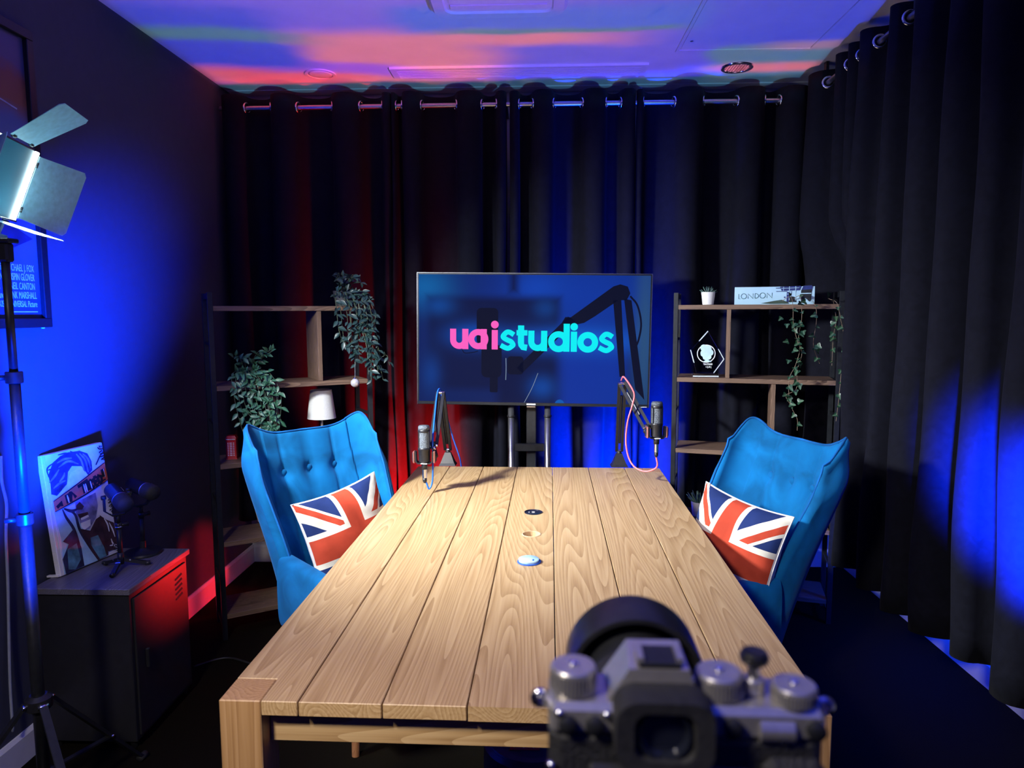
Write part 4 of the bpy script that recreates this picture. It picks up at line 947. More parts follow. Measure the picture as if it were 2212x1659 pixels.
# ------------------------------------------------------------------ flag cushions
def flag_mat():
    mt, nt, bs = _new('union_flag'); N = nt.nodes; L = nt.links
    uv = N.new('ShaderNodeUVMap'); uv.uv_map = 'UVMap'; sep = N.new('ShaderNodeSeparateXYZ'); L.new(uv.outputs[0], sep.inputs[0])
    def M_(op, a, b=None):
        n = N.new('ShaderNodeMath'); n.operation = op
        for i, x in enumerate((a, b)):
            if x is None: continue
            if isinstance(x, (int, float)): n.inputs[i].default_value = x
            else: L.new(x, n.inputs[i])
        return n.outputs[0]
    nz = N.new('ShaderNodeTexNoise'); nz.inputs['Scale'].default_value = 5; nz.inputs['Detail'].default_value = 8; L.new(uv.outputs[0], nz.inputs['Vector'])
    x = M_('SUBTRACT', sep.outputs[0], .5); y = M_('SUBTRACT', sep.outputs[1], .5); ax, ay = M_('ABSOLUTE', x), M_('ABSOLUTE', y)
    d = M_('SUBTRACT', M_('MULTIPLY', ax, .86), ay); sg = M_('SIGN', M_('MULTIPLY', x, y)); ds = M_('MULTIPLY', d, sg)
    wdiag = M_('LESS_THAN', M_('ABSOLUTE', d), .115)
    rdiag = M_('MULTIPLY', M_('GREATER_THAN', ds, -.002), M_('LESS_THAN', ds, .080))
    wcr = M_('MAXIMUM', M_('LESS_THAN', ax, .140), M_('LESS_THAN', ay, .165)); rcr = M_('MAXIMUM', M_('LESS_THAN', ax, .090), M_('LESS_THAN', ay, .115))
    def mix(f, a, b):
        n = N.new('ShaderNodeMix'); n.data_type = 'RGBA'; L.new(f, n.inputs[0])
        for s_, v in ((6, a), (7, b)):
            if isinstance(v, tuple): n.inputs[s_].default_value = v+(1,)
            else: L.new(v, n.inputs[s_])
        return n.outputs[2]
    W_, Rd, Bl = (.70, .68, .58), (.46, .055, .025), (.012, .028, .12)
    c = mix(wdiag, Bl, W_); c = mix(rdiag, c, Rd); c = mix(wcr, c, W_); c = mix(rcr, c, Rd)
    edge = M_('GREATER_THAN', M_('MAXIMUM', ax, ay), .492); c = mix(edge, c, (.66, .66, .64))
    st = N.new('ShaderNodeValToRGB'); st.color_ramp.elements[0].position = .35; st.color_ramp.elements[0].color = (.80, .79, .76, 1); st.color_ramp.elements[1].position = .6; st.color_ramp.elements[1].color = (1, 1, 1, 1); L.new(nz.outputs['Fac'], st.inputs[0])
    mu = N.new('ShaderNodeMix'); mu.data_type = 'RGBA'; mu.blend_type = 'MULTIPLY'; mu.inputs[0].default_value = 1; L.new(c, mu.inputs[6]); L.new(st.outputs[0], mu.inputs[7]); L.new(mu.outputs[2], bs.inputs['Base Color'])
    bs.inputs['Roughness'].default_value = .85; bs.inputs['Specular IOR Level'].default_value = .2
    wv = N.new('ShaderNodeTexNoise'); wv.inputs['Scale'].default_value = 140; L.new(uv.outputs[0], wv.inputs['Vector'])
    bp = N.new('ShaderNodeBump'); bp.inputs['Strength'].default_value = .15; bp.inputs['Distance'].default_value = .002; L.new(wv.outputs['Fac'], bp.inputs['Height']); L.new(bp.outputs[0], bs.inputs['Normal'])
flag_mat()
mat('cushion_back', (.72, .72, .70), .85, var=.06, scale=90, bump=.2)
def cushion(label, chair, pos, lean, roll, yaw, size=.42, seed=0, zip_=False):
    M = wmat(chair) @ Matrix.Translation(pos) @ Matrix.Rotation(R_(yaw), 4, 'Z') @ Matrix.Rotation(R_(lean), 4, 'X') @ Matrix.Rotation(R_(roll), 4, 'Y')
    t = thing('flag_cushion', label, 'cushion', (0, 0, 0), 0, 'union flag cushions'); t.matrix_world = M
    t.location, rot, _ = M.decompose(); t.rotation_euler = rot.to_euler()
    rnd = random.Random(seed); n = 34; ph = [rnd.random()*6 for _ in range(6)]
    def surf(u, v, s_):
        x, y = u-.5, v-.5; e = min(1, 6*min(u, 1-u))*1.0; f_ = min(1, 6*min(v, 1-v))
        prof = (max(0, 1-(2*x)**2)**.55*max(0, 1-(2*y)**2)**.55)
        pin = 1-.085*(1-(2*y)**2)*abs(2*x)**2; piny = 1-.085*(1-(2*x)**2)*abs(2*y)**2
        wr = .004*math.sin(11*x+7*y+ph[0])*prof+.003*math.sin(19*x*y*4+ph[1]+9*y)*prof+.004*math.exp(-((x+.25*y-.1)/.05)**2)*prof
        return (x*size*pin, s_*(.082*prof+.001)+wr*s_*-1, y*size*piny)
    vs = [surf(i/(n-1), j/(n-1), -1) for j in range(n) for i in range(n)]+[surf(i/(n-1), j/(n-1), 1) for j in range(n) for i in range(n)]
    fs = []; mi = []
    for j in range(n-1):
        for i in range(n-1):
            a = j*n+i; fs.append((a, a+1, a+n+1, a+n)); mi.append(0)
    cov = MB().add(vs[:n*n], fs); me_o = cov.build('flag_front', 'union_flag', t, True)
    uvl = me_o.data.uv_layers.new(name='UVMap')
    for poly in me_o.data.polygons:
        for li in poly.loop_indices:
            vi = me_o.data.loops[li].vertex_index; uvl.data[li].uv = ((vi % n)/(n-1), (vi//n)/(n-1))
    MB().add(vs[n*n:], [tuple(reversed(f)) for f in fs]).build('back_cover', 'cushion_back', t, True)
    lp_ = [vs[i] for i in range(n)]+[vs[j*n+n-1] for j in range(1, n)]+[vs[(n-1)*n+i] for i in range(n-2, -1, -1)]+[vs[j*n] for j in range(n-2, 0, -1)]
    MB().tube([(p[0], 0, p[2]) for p in lp_], .0022, 6, closed=True).build('seam', 'cushion_back', t, True)
    if zip_: MB().box((-size*.44, -.006, size*.485), (.005, .004, .016), .001).build('zip_pull', 'white_plastic', t)
    return t
cushion('union flag cushion with red cross leaning in the left armchair', chL, (-.005, -.155, .640), -16, -8, 4, .395, 1)
cushion('union flag cushion with a zip pull leaning in the right armchair', chR, (.092, -.17, .648), -16, 5, 12, .405, 2, True)
# ------------------------------------------------------------------ boom arm microphones
mat('mesh_silver', (.13, .15, .17), .45, .6, var=.8, scale=420, bump=.9); mat('copper_trim', (.55, .22, .18), .35, .8, var=.1); mat('cable_blue', (.012, .12, .62), .4, var=.06); mat('cable_pink', (.85, .16, .17), .4, var=.06)
def condenser(label, p, rz=0):
    """side-address condenser microphone in a cradle; p = bottom of the body"""
    t = thing('condenser_microphone', label, 'microphone', tuple(p), rz, 'condenser microphones')
    MB().lathe([(.018, 0), (.024, .004), (.025, .05), (.0265, .052), (.0265, .060), (.025, .062)], 24).build('body', 'black_plastic', t, True, autosmooth=40)
    MB().lathe([(.0235, .06), (.0235, .128)], 24).build('side_grille', 'mesh_silver', t, True, autosmooth=40)
    for a in (0, 180):
        b = MB()
        for s_ in (-1, 1): q = R_(a+s_*52-90); b.bar((math.cos(q)*.0243, math.sin(q)*.0243, .060), (math.cos(q)*.0243, math.sin(q)*.0243, .130), .006, .003)
        b.build('grille_frame', 'black_plastic', t)
    MB().lathe([(.0245, .126), (.0255, .128), (.0255, .134), (.0245, .136)], 24).build('grille_band', 'black_plastic', t, True, autosmooth=40)
    MB().lathe([(.0243, .135), (.0243, .147), (.021, .153), (.001, .155)], 24).build('top_grille', 'mesh_silver', t, True)
    # cradle with two side wings
    b = MB(); b.ribbon([(-.036, .045), (-.034, .005), (-.026, -.004), (.026, -.004), (.034, .005), (.036, .045)], .006, .03, (0, -.015, 0)); b.build('cradle', 'black_plastic', t)
    for s_ in (-1, 1): MB().box((s_*.042, 0, .022), (.009, .030, .050), .003).build('cradle_pad', 'copper_trim', t); 
    for s_ in (-1, 1): MB().box((s_*.0475, 0, .022), (.005, .020, .036), .002).build('cradle_clip', 'black_plastic', t)
    MB().box((0, -.0165, -.004), (.026, .002, .004)).build('cradle_badge', 'white_plastic', t)
    MB().lathe([(.012, -.030), (.013, 0)], 18).build('neck', 'black_plastic', t, True)
    MB().lathe([(.0095, -.066), (.0095, -.030)], 18).build('plug', 'chrome', t, True, autosmooth=40); MB().lathe([(.005, -.088), (.009, -.080), (.0088, -.066)], 16).build('plug_boot', 'black_plastic', t, True)
    return t
def boom(label, base, top, mid, end, knob):
    t = thing('boom_arm', label, 'microphone arm', tuple(base), group='desk boom arms'); B = V3(base)
    b = MB(); n = []
    b.add([(-.042, -.04, 0), (.042, -.04, 0), (.042, .03, 0), (-.042, .03, 0), (-.034, -.033, .012), (.034, -.033, .012), (.034, .024, .012), (-.034, .024, .012), (-.014, -.014, .062), (.014, -.014, .062), (.014, .010, .062), (-.014, .010, .062)],
        [(3, 2, 1, 0), (0, 1, 5, 4), (1, 2, 6, 5), (2, 3, 7, 6), (3, 0, 4, 7), (4, 5, 9, 8), (5, 6, 10, 9), (6, 7, 11, 10), (7, 4, 8, 11), (8, 9, 10, 11)])
    b.build('base', 'black_plastic', t)
    T, E, J = V3(top)-B, V3(end)-B, V3((0, -.002, .075))
    MB().tube([(0, -.002, .055), tuple(J)], .011, 12).build('swivel', 'black_metal', t, True)
    def link(a, c, nm):
        d = (c-a).normalized(); s_ = d.cross(V3((0, 1, .2))).normalized()
        for o_ in (-.013, .013): MB().bar(a+s_*o_, c+s_*o_, .013, .012, (0, 1, 0)).build(nm, 'black_metal', t)
        MB().tube([a+s_*.0+d*.05, c-d*.07], .0052, 8).build('spring', 'steel' if False else 'black_metal', t)
        for q in (a, c): MB().tube([q+V3((-.018, 0, 0)), q+V3((.018, 0, 0))], .006, 10).build('joint_bolt', 'chrome', t, True, autosmooth=40)
    link(J, T, 'lower_tube'); link(T+V3((0, -.012, 0)), E, 'upper_tube')
    MB().tube([E, V3(knob)-B], .009, 12).build('end_swivel', 'black_metal', t, True); MB().box(tuple(E), (.022, .024, .03), .004).build('end_clamp', 'black_metal', t)
    MB().tube([tuple((E+(V3(knob)-B))/2+V3((-.006, -.012, .014))), tuple((E+(V3(knob)-B))/2+V3((.006, -.012, .014)))], .008, 10).build('thumb_screw', 'chrome', t, True)
    return t
bL = at(968, 1003, z=TZ+.001); 
mLp = at(917, 998, y=2.86); mL = condenser('black condenser microphone on the left boom arm, with the blue cable', mLp)
tL = at(952, 848, y=3.12); eL = at(936, 962, y=2.91)
boom('black desk boom arm on the left far corner of the table', bL, tL, None, eL, mLp+V3((.048, .005, .022)))
bR = at(1337, 1006, z=TZ+.001)
mRp = at(1418, 944, y=3.02); mR = condenser('black condenser microphone on the right boom arm, with the pink cable', mRp, R_(8))
tR = at(1344, 828, y=3.20); eR = at(1398, 924, y=3.06)
boom('black desk boom arm on the right far corner of the table', bR, tR, None, eR, mRp+V3((-.048, .004, .022)))
def cable(name, label, pts, r, m, cat='cable'):
    o = thing(name, label, cat, tuple(pts[0])); MB().tube(spline(pts, 9), r, 8).build('cord', m, o, True, world=True); return o
cable('microphone_cable', 'blue cable looping from the left microphone up over its boom arm', [mLp+V3((0, 0, -.086)), at(921, 1043, y=2.86), at(927, 1056, y=2.86), at(934, 1040, y=2.87), at(935, 1000, y=2.88), at(935, 950, y=2.90), at(939, 900, y=3.0), at(945, 848, y=3.10), at(952, 843, y=3.15), at(958, 880, y=3.2), at(965, 900, y=3.28), at(980, 950, y=3.34), at(992, 985, y=3.37), at(996, 1005, y=3.405), at(997, 1040, y=3.41)], .0036, 'cable_blue')
cable('microphone_cable', 'pink cable hanging in a loop from the right microphone and boom arm', [mRp+V3((0, 0, -.086)), at(1420, 1005, y=3.02), at(1412, 1014, y=3.03), at(1392, 1018, y=3.05), at(1370, 1008, y=3.08), at(1357, 985, y=3.10), at(1352, 950, y=3.10), at(1356, 910, y=3.09), at(1366, 875, y=3.09), at(1370, 852, y=3.10), at(1361, 832, y=3.13), at(1347, 814, y=3.18), at(1342, 822, y=3.22)], .0038, 'cable_pink')
# ------------------------------------------------------------------ metal locker with what stands on it
LX0, LX1, LY0, LY1, LZ = XL+.03, -1.372, 2.236, 2.64, .58
lk = thing('locker_cabinet', 'low black metal locker with a grey wooden top, left of the table', 'locker', ((LX0+LX1)/2, (LY0+LY1)/2, 0))
W2, D2 = LX1-LX0, LY1-LY0
MB().box((0, 0, .295), (W2-.012, D2-.012, .53), .003).build('body', 'locker_metal', lk)
MB().box((0, 0, LZ-.011), (W2+.008, D2+.008, .022), .002).build('top_board', 'grey_wood', lk)
dr = MB().box((W2/2-.003, 0, .292), (.008, D2-.05, .49), .002).build('door', 'locker_metal', lk)
for k in range(5): MB().add([(W2/2+.0012, D2*.30+dy, .50-.019*k+dz) for dy, dz in ((-.030, -.006), (.018, .002), (.018, .008), (-.030, 0))]+[(W2/2+.0050, D2*.30+dy, .50-.019*k+dz) for dy, dz in ((-.030, -.006), (.018, .002))], [(0, 1, 2, 3), (0, 4, 5, 1), (3, 2, 5, 4), (0, 3, 4), (1, 5, 2)]).build('louvre', 'soft_black', dr)
MB().box((W2/2+.006, -D2*.30, .30), (.012, .014, .07), .003).build('handle', 'black_metal', dr)
for sx in (-1, 1):
    for sy in (-1, 1): MB().tube([(sx*(W2/2-.03), sy*(D2/2-.03), 0), (sx*(W2/2-.03), sy*(D2/2-.03), .033)], [.010, .016], 12).build('foot', 'black_plastic', lk, True, autosmooth=40)
# painting leaning on the wall
B0, B1 = at(132, 1246, z=LZ+.003), at(257, 1192, z=LZ+.003); T0, T1 = at(60, 995, x=XL+.030), at(196, 960, x=XL+.030)
Xa = (B1-B0); CW = Xa.length; Xa.normalize(); Ya = ((T0-B0)+(T1-B1))/2; CH = Ya.length; Ya = (Ya-Xa*Ya.dot(Xa)).normalized(); Za = Xa.cross(Ya)
pc = thing('portrait_painting', "white canvas painted with a hand-on-face figure and an orange I'M TIRED! band", 'painting', tuple(B0)); 
R3 = Matrix.Identity(3)
for i in range(3): R3[i][0], R3[i][1], R3[i][2] = Xa[i], Ya[i], Za[i]
pc.rotation_euler = R3.to_euler()
mat('canvas_side', (.75, .74, .70), .8, var=.05, scale=200, bump=.2); mat('canvas_paint', (.70, .72, .86), .7, var=.22, scale=9, bump=.1); mat('paint_navy', (.025, .028, .085), .6, var=.8, scale=26); mat('paint_brown', (.05, .022, .03), .6, var=.6, scale=22); mat('paint_teal', (.10, .26, .34), .6, var=.75, scale=20); mat('paint_orange', (.80, .13, .05), .6, var=.15, scale=30); mat('paint_black', (.008, .008, .012), .6, var=.4); mat('paint_white', (.80, .82, .88), .6, var=.15, scale=30); mat('paint_violet', (.20, .20, .42), .6, var=.6, scale=26); mat('paint_sky', (.40, .66, .80), .7, var=.25, scale=14)
MB().box((CW/2, CH/2, -.012), (CW, CH, .022), .002).build('canvas', 'canvas_side', pc)
MB().box((CW/2+.006, CH/2, .0006), (CW-.014, CH-.004, .0012)).build('ground_coat', 'canvas_paint', pc)
MB().box((.0, .004, -.03), (.012, .006, .05)).build('stretcher_corner', 'canvas_side', pc)
# paint shapes measured on the picture, as fractions of the canvas; (0,0) = lower left
CX = lambda X_, Y_: V3((X_, Y_))
def quad_inv(px, py):
    """fraction (u,v) on the canvas of a close-up pixel, by bilinear inversion"""
    c00, c10, c01, c11 = (530, 1600), (1165, 1255), (150, 250), (835, 45); u = v = .5
    for _ in range(25):
        x = c00[0]*(1-u)*(1-v)+c10[0]*u*(1-v)+c01[0]*(1-u)*v+c11[0]*u*v; y = c00[1]*(1-u)*(1-v)+c10[1]*u*(1-v)+c01[1]*(1-u)*v+c11[1]*u*v
        a = (c10[0]-c00[0])*(1-v)+(c11[0]-c01[0])*v; b_ = (c01[0]-c00[0])*(1-u)+(c11[0]-c10[0])*u; c = (c10[1]-c00[1])*(1-v)+(c11[1]-c01[1])*v; d = (c01[1]-c00[1])*(1-u)+(c11[1]-c10[1])*u
        dt = a*d-b_*c; ex, ey = px-x, py-y; u += (ex*d-ey*b_)/dt; v += (a*ey-c*ex)/dt
    return max(.0, min(1, u))*(CW-.016)+.014, max(0, min(1, v))*CH
LAY = [0]
def paint(name, polys, m):
    b = MB(); LAY[0] += 1
    for k, p in enumerate(polys): b.prism([quad_inv(*q_) for q_ in p], .0004, (0, 0, .0014+.00022*LAY[0]+.00002*k), (1, 0, 0), (0, 1, 0))
    return b.build(name, m, pc)
def brush(name, paths, wd, m, n=5):
    LAY[0] += 1
    for k, p in enumerate(paths):
        b = MB(); pp = [(q_.x, q_.y) for q_ in spline([(*quad_inv(*q_), 0) for q_ in p], n)]; L = len(pp)
        b.ribbon(pp, [wd*(.35+.65*math.sin(PI*(i+.6)/(L+.2))) for i in range(L)], .0004, (0, 0, .0014+.00022*LAY[0]+.00002*k), (1, 0, 0), (0, 1, 0)); b.build(name, m, pc)
paint('painted_background', [[(330, 905), (440, 1180), (520, 1590), (760, 1460), (900, 1390), (700, 900), (560, 800)]], 'paint_sky')
paint('painted_hair', [[(205, 480), (250, 330), (330, 250), (420, 200), (560, 170), (660, 190), (720, 270), (740, 370), (690, 430), (600, 340), (480, 350), (440, 420), (440, 560), (340, 700), (270, 690), (250, 570)]], 'paint_navy')
brush('hair_stroke', [[(300, 330), (380, 280), (470, 260)], [(320, 380), (430, 300), (560, 320)], [(230, 560), (290, 480), (330, 400)], [(350, 540), (390, 480), (400, 430)], [(560, 200), (640, 270), (690, 400)], [(520, 210), (590, 280), (650, 420)], [(600, 200), (670, 250), (715, 350)], [(290, 620), (350, 560), (420, 520)]], .008, 'paint_violet')
brush('hair_wisp', [[(200, 420), (250, 400), (300, 360)], [(210, 500), (170, 410), (260, 330)], [(300, 240), (380, 215), (450, 215)], [(440, 185), (500, 200), (560, 170)], [(260, 680), (300, 660), (360, 600)]], .006, 'paint_navy')
paint('painted_face', [[(470, 420), (600, 360), (690, 440), (740, 470), (470, 640), (440, 560)]], 'paint_white')
paint('painted_cheek', [[(560, 760), (800, 620), (840, 760), (830, 900), (760, 1040), (700, 1065), (640, 980), (580, 880)]], 'paint_violet')
paint('painted_nose', [[(575, 790), (610, 745), (670, 790), (650, 830), (580, 840)], [(600, 890), (720, 850), (735, 880), (650, 960)]], 'paint_brown')
paint('painted_lips', [[(640, 930), (730, 880), (740, 905), (650, 955)], [(650, 985), (760, 930), (770, 1000), (700, 1060), (660, 1030)]], 'paint_white')
paint('painted_arm', [[(410, 840), (450, 830), (560, 900), (640, 1050), (760, 1240), (900, 1390), (740, 1470), (640, 1220), (560, 1060), (470, 950)]], 'paint_sky')
brush('arm_outline', [[(415, 850), (470, 940), (570, 1060), (650, 1230), (700, 1400)], [(480, 850), (570, 900), (640, 1060), (760, 1220), (890, 1370)], [(430, 840), (520, 860), (590, 830)]], .011, 'paint_navy')
paint('painted_sleeve', [[(460, 1215), (560, 1070), (600, 1130), (680, 1260), (740, 1470), (540, 1590), (480, 1420), (530, 1240)]], 'paint_navy')
paint('painted_cuff', [[(520, 1300), (620, 1220), (690, 1400), (640, 1520), (560, 1530)]], 'paint_teal')
paint('painted_collar', [[(640, 1050), (770, 1060), (830, 920), (880, 880), (1000, 1100), (1020, 1310), (900, 1390), (740, 1220)]], 'paint_brown')
paint('painted_shirt', [[(780, 1140), (870, 1100), (960, 1230), (1000, 1320), (920, 1370), (800, 1230)]], 'paint_teal')
paint('painted_jacket', [[(870, 870), (960, 910), (1060, 930), (1130, 1100), (1150, 1200), (1020, 1270), (960, 1130)]], 'paint_brown')
brush('jacket_fleck', [[(930, 900), (980, 960), (1010, 1040)], [(1000, 940), (1050, 1010), (1090, 1090)], [(1040, 1120), (1070, 1170), (1120, 1180)], [(1030, 1200), (1090, 1190), (1140, 1230)]], .006, 'paint_white')
paint('orange_band', [[(285, 775), (885, 270), (945, 455), (330, 885)]], 'paint_orange')
brush('band_edge', [[(285, 775), (590, 520), (885, 270)], [(330, 885), (640, 680), (945, 455)]], .004, 'paint_black')
# lettering on the band, stroke by stroke
TT = [[(345, 835), (395, 770), (400, 815)], [(432, 680), (470, 775)], [(460, 660), (505, 745), (500, 650), (555, 700)], [(500, 755), (480, 640)], [(565, 580), (680, 490)], [(622, 545), (660, 640)], [(668, 510), (705, 605)], [(700, 490), (735, 590)], [(700, 492), (745, 490), (722, 535), (775, 570)], [(748, 460), (790, 545)], [(748, 462), (785, 440)], [(765, 505), (800, 485)], [(788, 548), (825, 525)], [(795, 430), (838, 515)], [(795, 430), (850, 430), (865, 480), (838, 515)], [(850, 350), (885, 430)], [(893, 455), (900, 470)]]
b = MB(); LAY[0] += 1
for k, s_ in enumerate(TT): b.ribbon([quad_inv(*q_) for q_ in s_], .0125, .0004, (0, 0, .0014+.00022*LAY[0]+.00003*k), (1, 0, 0), (0, 1, 0))
b.build('band_lettering', 'paint_black', pc)
brush('lettering_highlight', [[(445, 685), (480, 770)], [(632, 545), (670, 635)], [(655, 535), (690, 620)], [(712, 500), (745, 580)], [(870, 345), (905, 430)]], .005, 'paint_white', 3)
# scribbled writing down the right edge
SIG = [[(775, 110), (795, 125)], [(795, 90), (808, 110)], [(820, 85), (825, 105)], [(780, 120), (800, 128), (845, 120)], [(800, 170), (835, 140), (850, 165), (815, 185)], [(820, 190), (860, 165)], [(815, 215), (870, 195)], [(835, 245), (870, 215), (850, 240), (875, 240)], [(770, 310), (820, 195)], [(960, 690), (990, 660), (985, 700)], [(965, 720), (1000, 700)], [(980, 760), (1010, 720), (1005, 765)], [(990, 800), (1030, 770), (1020, 815)], [(1000, 840), (1045, 860), (1020, 800)], [(1060, 1220), (1090, 1150), (1100, 1200), (1130, 1180)], [(1080, 1240), (1110, 1215), (1150, 1235), (1120, 1250), (1155, 1220)]]
LAY[0] += 1
for k, s_ in enumerate(SIG): MB().ribbon([quad_inv(*q_) for q_ in s_], .0045, .0004, (0, 0, .0014+.00022*LAY[0]+.00003*k), (1, 0, 0), (0, 1, 0)).build('scribbled_stroke', 'paint_black', pc)
# two podcast microphones
def podmic(label, p, ang, tripod, h, tilt):
    t = thing('podcast_microphone', label, 'microphone', tuple(p), R_(ang), 'podcast microphones on the locker')
    if tripod:
        MB().tube([(0, 0, .018), (0, 0, .06)], .011, 14).build('hub', 'black_plastic', t, True)
        for a in (-20, 110, 235):
            c, s_ = math.cos(R_(a)), math.sin(R_(a)); lg = MB().bar((c*.012, s_*.012, .032), (c*.085, s_*.085, .008), .013, .012).build('leg', 'black_metal', t)
            MB().tube([(c*.078, s_*.078, .008), (c*.094, s_*.094, .008)], .008, 10).build('foot', 'black_plastic', lg, True); MB().tube([(c*.03-s_*.008, s_*.03+c*.008, .030), (c*.03+s_*.008, s_*.03-c*.008, .030)], .003, 8).build('rivet', 'chrome', lg)
    else:
        MB().lathe([(.066, 0), (.068, .003), (.066, .010), (.02, .014), (.011, .022), (.011, .05)], 36).build('round_base', 'black_metal', t, True, autosmooth=40)
    MB().tube([(0, 0, .03), (0, 0, h*.62)], .0085, 14).build('lower_pole', 'black_metal', t, True); MB().tube([(0, 0, h*.60), (0, 0, h*.68)], .0115, 14).build('clutch', 'black_plastic', t, True)
    if tripod: MB().tube([(0, 0, h*.615), (0, 0, h*.63)], .0122, 14).build('clutch_ring', 'chrome', t, True)
    MB().tube([(.0, 0, h*.64), (.032, 0, h*.64)], [.004, .009], 10).build('clutch_knob', 'black_plastic', t, True); MB().tube([(0, 0, h*.66), (0, 0, h*.80)], .007, 12).build('upper_pole', 'black_metal', t, True)
    c = V3((0, 0, h*.80)); R = .032
    yk = MB(); yk.ribbon([(-R-.010, .075), (-R-.010, .02), (-R*.6, .0), (R*.6, .0), (R+.010, .02), (R+.010, .075)], .005, .018, tuple(c+V3((0, -.009, 0)))); yk.build('yoke', 'black_metal', t)
    for s_ in (-1, 1): MB().tube([tuple(c+V3((s_*(R+.004), 0, .070))), tuple(c+V3((s_*(R+.018), 0, .070)))], .008, 12).build('yoke_knob', 'black_metal', t, True)
    ax = V3((0, -math.cos(R_(tilt)), -math.sin(R_(tilt)))); o = c+V3((0, 0, .070))
    MB().lathe([(.001, -.065), (.020, -.063), (.026, -.055), (.027, .035), (.0285, .037), (.0285, .045)], 28, tuple(o), ax).build('body', 'black_plastic', t, True, autosmooth=40)
    MB().lathe([(.029, .045), (.030, .050), (.030, .085), (.024, .098), (.001, .102)], 28, tuple(o), ax).build('windscreen', 'soft_black', t, True)
    MB().lathe([(.0285, .040), (.0292, .041), (.0292, .044), (.0285, .045)], 28, tuple(o), ax).build('trim_ring', 'steel', t, True)
    sd = V3((1, 0, 0)); up2 = ax.cross(sd)
    if tripod:
        M = frame(o+ax*-.035+V3((.0, 0, 0))+up2*0-V3((0, 0, 0)), ax, sd.cross(ax)) ; 
        textmesh('brand_lettering', 'FIFINE', .013, 'white_plastic', t, frame(o+sd*.0272-ax*.03+sd.cross(-ax)*.0, -ax, sd.cross(-ax)), .0004, 1.0, 'CENTER')
    return t
podmic('black podcast microphone on a small tripod, nearest the painting on the locker', at(262, 1228, z=LZ+.001), 48, True, .25, 12)
podmic('black podcast microphone on a round base at the back of the locker', at(310, 1195, z=LZ+.001), 60, False, .235, 6)
# ------------------------------------------------------------------ framed poster on the left wall
PY1, PZ0, PZ1 = 2.43, 1.452, 2.445; PW = .70; PY0 = PY1-PW
po = thing('framed_poster', 'framed blue film poster with white credits on the left wall', 'poster', (XL+.002, PY1, PZ0), R_(90))   # local x runs towards the viewer
FW = .032
b = MB(); H_ = PZ1-PZ0
po.rotation_euler = (0, 0, R_(90))
# local +x = world +y, local -y = world +x (into the room); frame spans x from -PW to 0
b.box((-PW/2, -.012, FW/2), (PW, .024, FW), .002).box((-PW/2, -.012, H_-FW/2), (PW, .024, FW), .002).box((-FW/2, -.012, H_/2), (FW, .024, H_-2*FW), .002).box((-PW+FW/2, -.012, H_/2), (FW, .024, H_-2*FW), .002)
b.build('frame', 'black_plastic', po)
def poster_mat():
    mt, nt, bs = _new('poster_print'); N = nt.nodes; L = nt.links
    tc = N.new('ShaderNodeTexCoord'); sp = N.new('ShaderNodeSeparateXYZ'); L.new(tc.outputs['Object'], sp.inputs[0])
    nz = N.new('ShaderNodeTexNoise'); nz.inputs['Scale'].default_value = 4; nz.inputs['Detail'].default_value = 6; L.new(tc.outputs['Object'], nz.inputs['Vector'])
    ad = N.new('ShaderNodeMath'); ad.operation = 'MULTIPLY_ADD'; L.new(nz.outputs['Fac'], ad.inputs[0]); ad.inputs[1].default_value = .25; L.new(sp.outputs[2], ad.inputs[2])
    rp = N.new('ShaderNodeValToRGB'); e_ = rp.color_ramp.elements; e_[0].position = .2; e_[0].color = (.03, .05, .12, 1); e_[1].position = 1; e_[1].color = (.05, .06, .18, 1)
    for p_, c in ((.42, (.10, .14, .26)), (.5, (.05, .07, .16)), (.62, (.22, .26, .40)), (.78, (.08, .14, .35)), (.86, (.20, .08, .05)), (.95, (.14, .05, .05))): q_ = e_.new(p_); q_.color = c+(1,)
    L.new(ad.outputs[0], rp.inputs[0]); L.new(rp.outputs[0], bs.inputs['Base Color']); bs.inputs['Roughness'].default_value = .35
poster_mat()
MB().box((-PW/2, -.006, H_/2), (PW-2*FW+.002, .004, H_-2*FW+.002)).build('print', 'poster_print', po)
mat('poster_pale', (.30, .36, .60), .5, var=.25, scale=30); mat('poster_dark', (.02, .03, .09), .5, var=.3, scale=20); mat('credit_white', (.75, .78, .85), .5, var=.05)
b = MB()
for k, p_ in enumerate(([(-.05, .30), (-.20, .36), (-.42, .33), (-.60, .26), (-.60, .22), (-.20, .24)],)): b.prism(p_, .0005, (0, -.0086, 0))
b.build('printed_road', 'poster_dark', po)
for pts, wd in (([(-.08, .72), (-.2, .735), (-.35, .70)], .005), ([(-.06, .60), (-.14, .61), (-.2, .59)], .004), ([(-.05, .40), (-.15, .43), (-.3, .42), (-.5, .45)], .004), ([(-.10, .36), (-.10, .40), (-.18, .40), (-.18, .36), (-.10, .36)], .003)):
    MB().ribbon([(p_.x, p_.y) for p_ in spline([(x, y, 0) for x, y in pts], 5)], wd, .0004, (0, -.0092, 0)).build('printed_streak', 'poster_pale', po)
for s_, z, sz, al, x in (('BACK TO THE FUTURE  starring  MICHAEL J. FOX', .188, .033, 'RIGHT', -.055), ('LEA THOMPSON \u00b7 CRISPIN GLOVER', .158, .033, 'RIGHT', -.055), ('written by ROBERT ZEMECKIS & BOB GALE  and  NEIL CANTON', .128, .033, 'RIGHT', -.055), ('KATHLEEN KENNEDY and FRANK MARSHALL', .098, .033, 'RIGHT', -.05), ('ROBERT ZEMECKIS  A UNIVERSAL Picture', .070, .030, 'RIGHT', -.05)):
    textmesh('credit_line', s_, sz, 'credit_white', po, frame((x, -.0088, z), (1, 0, 0), (0, 0, 1)), .0003, .52, al)
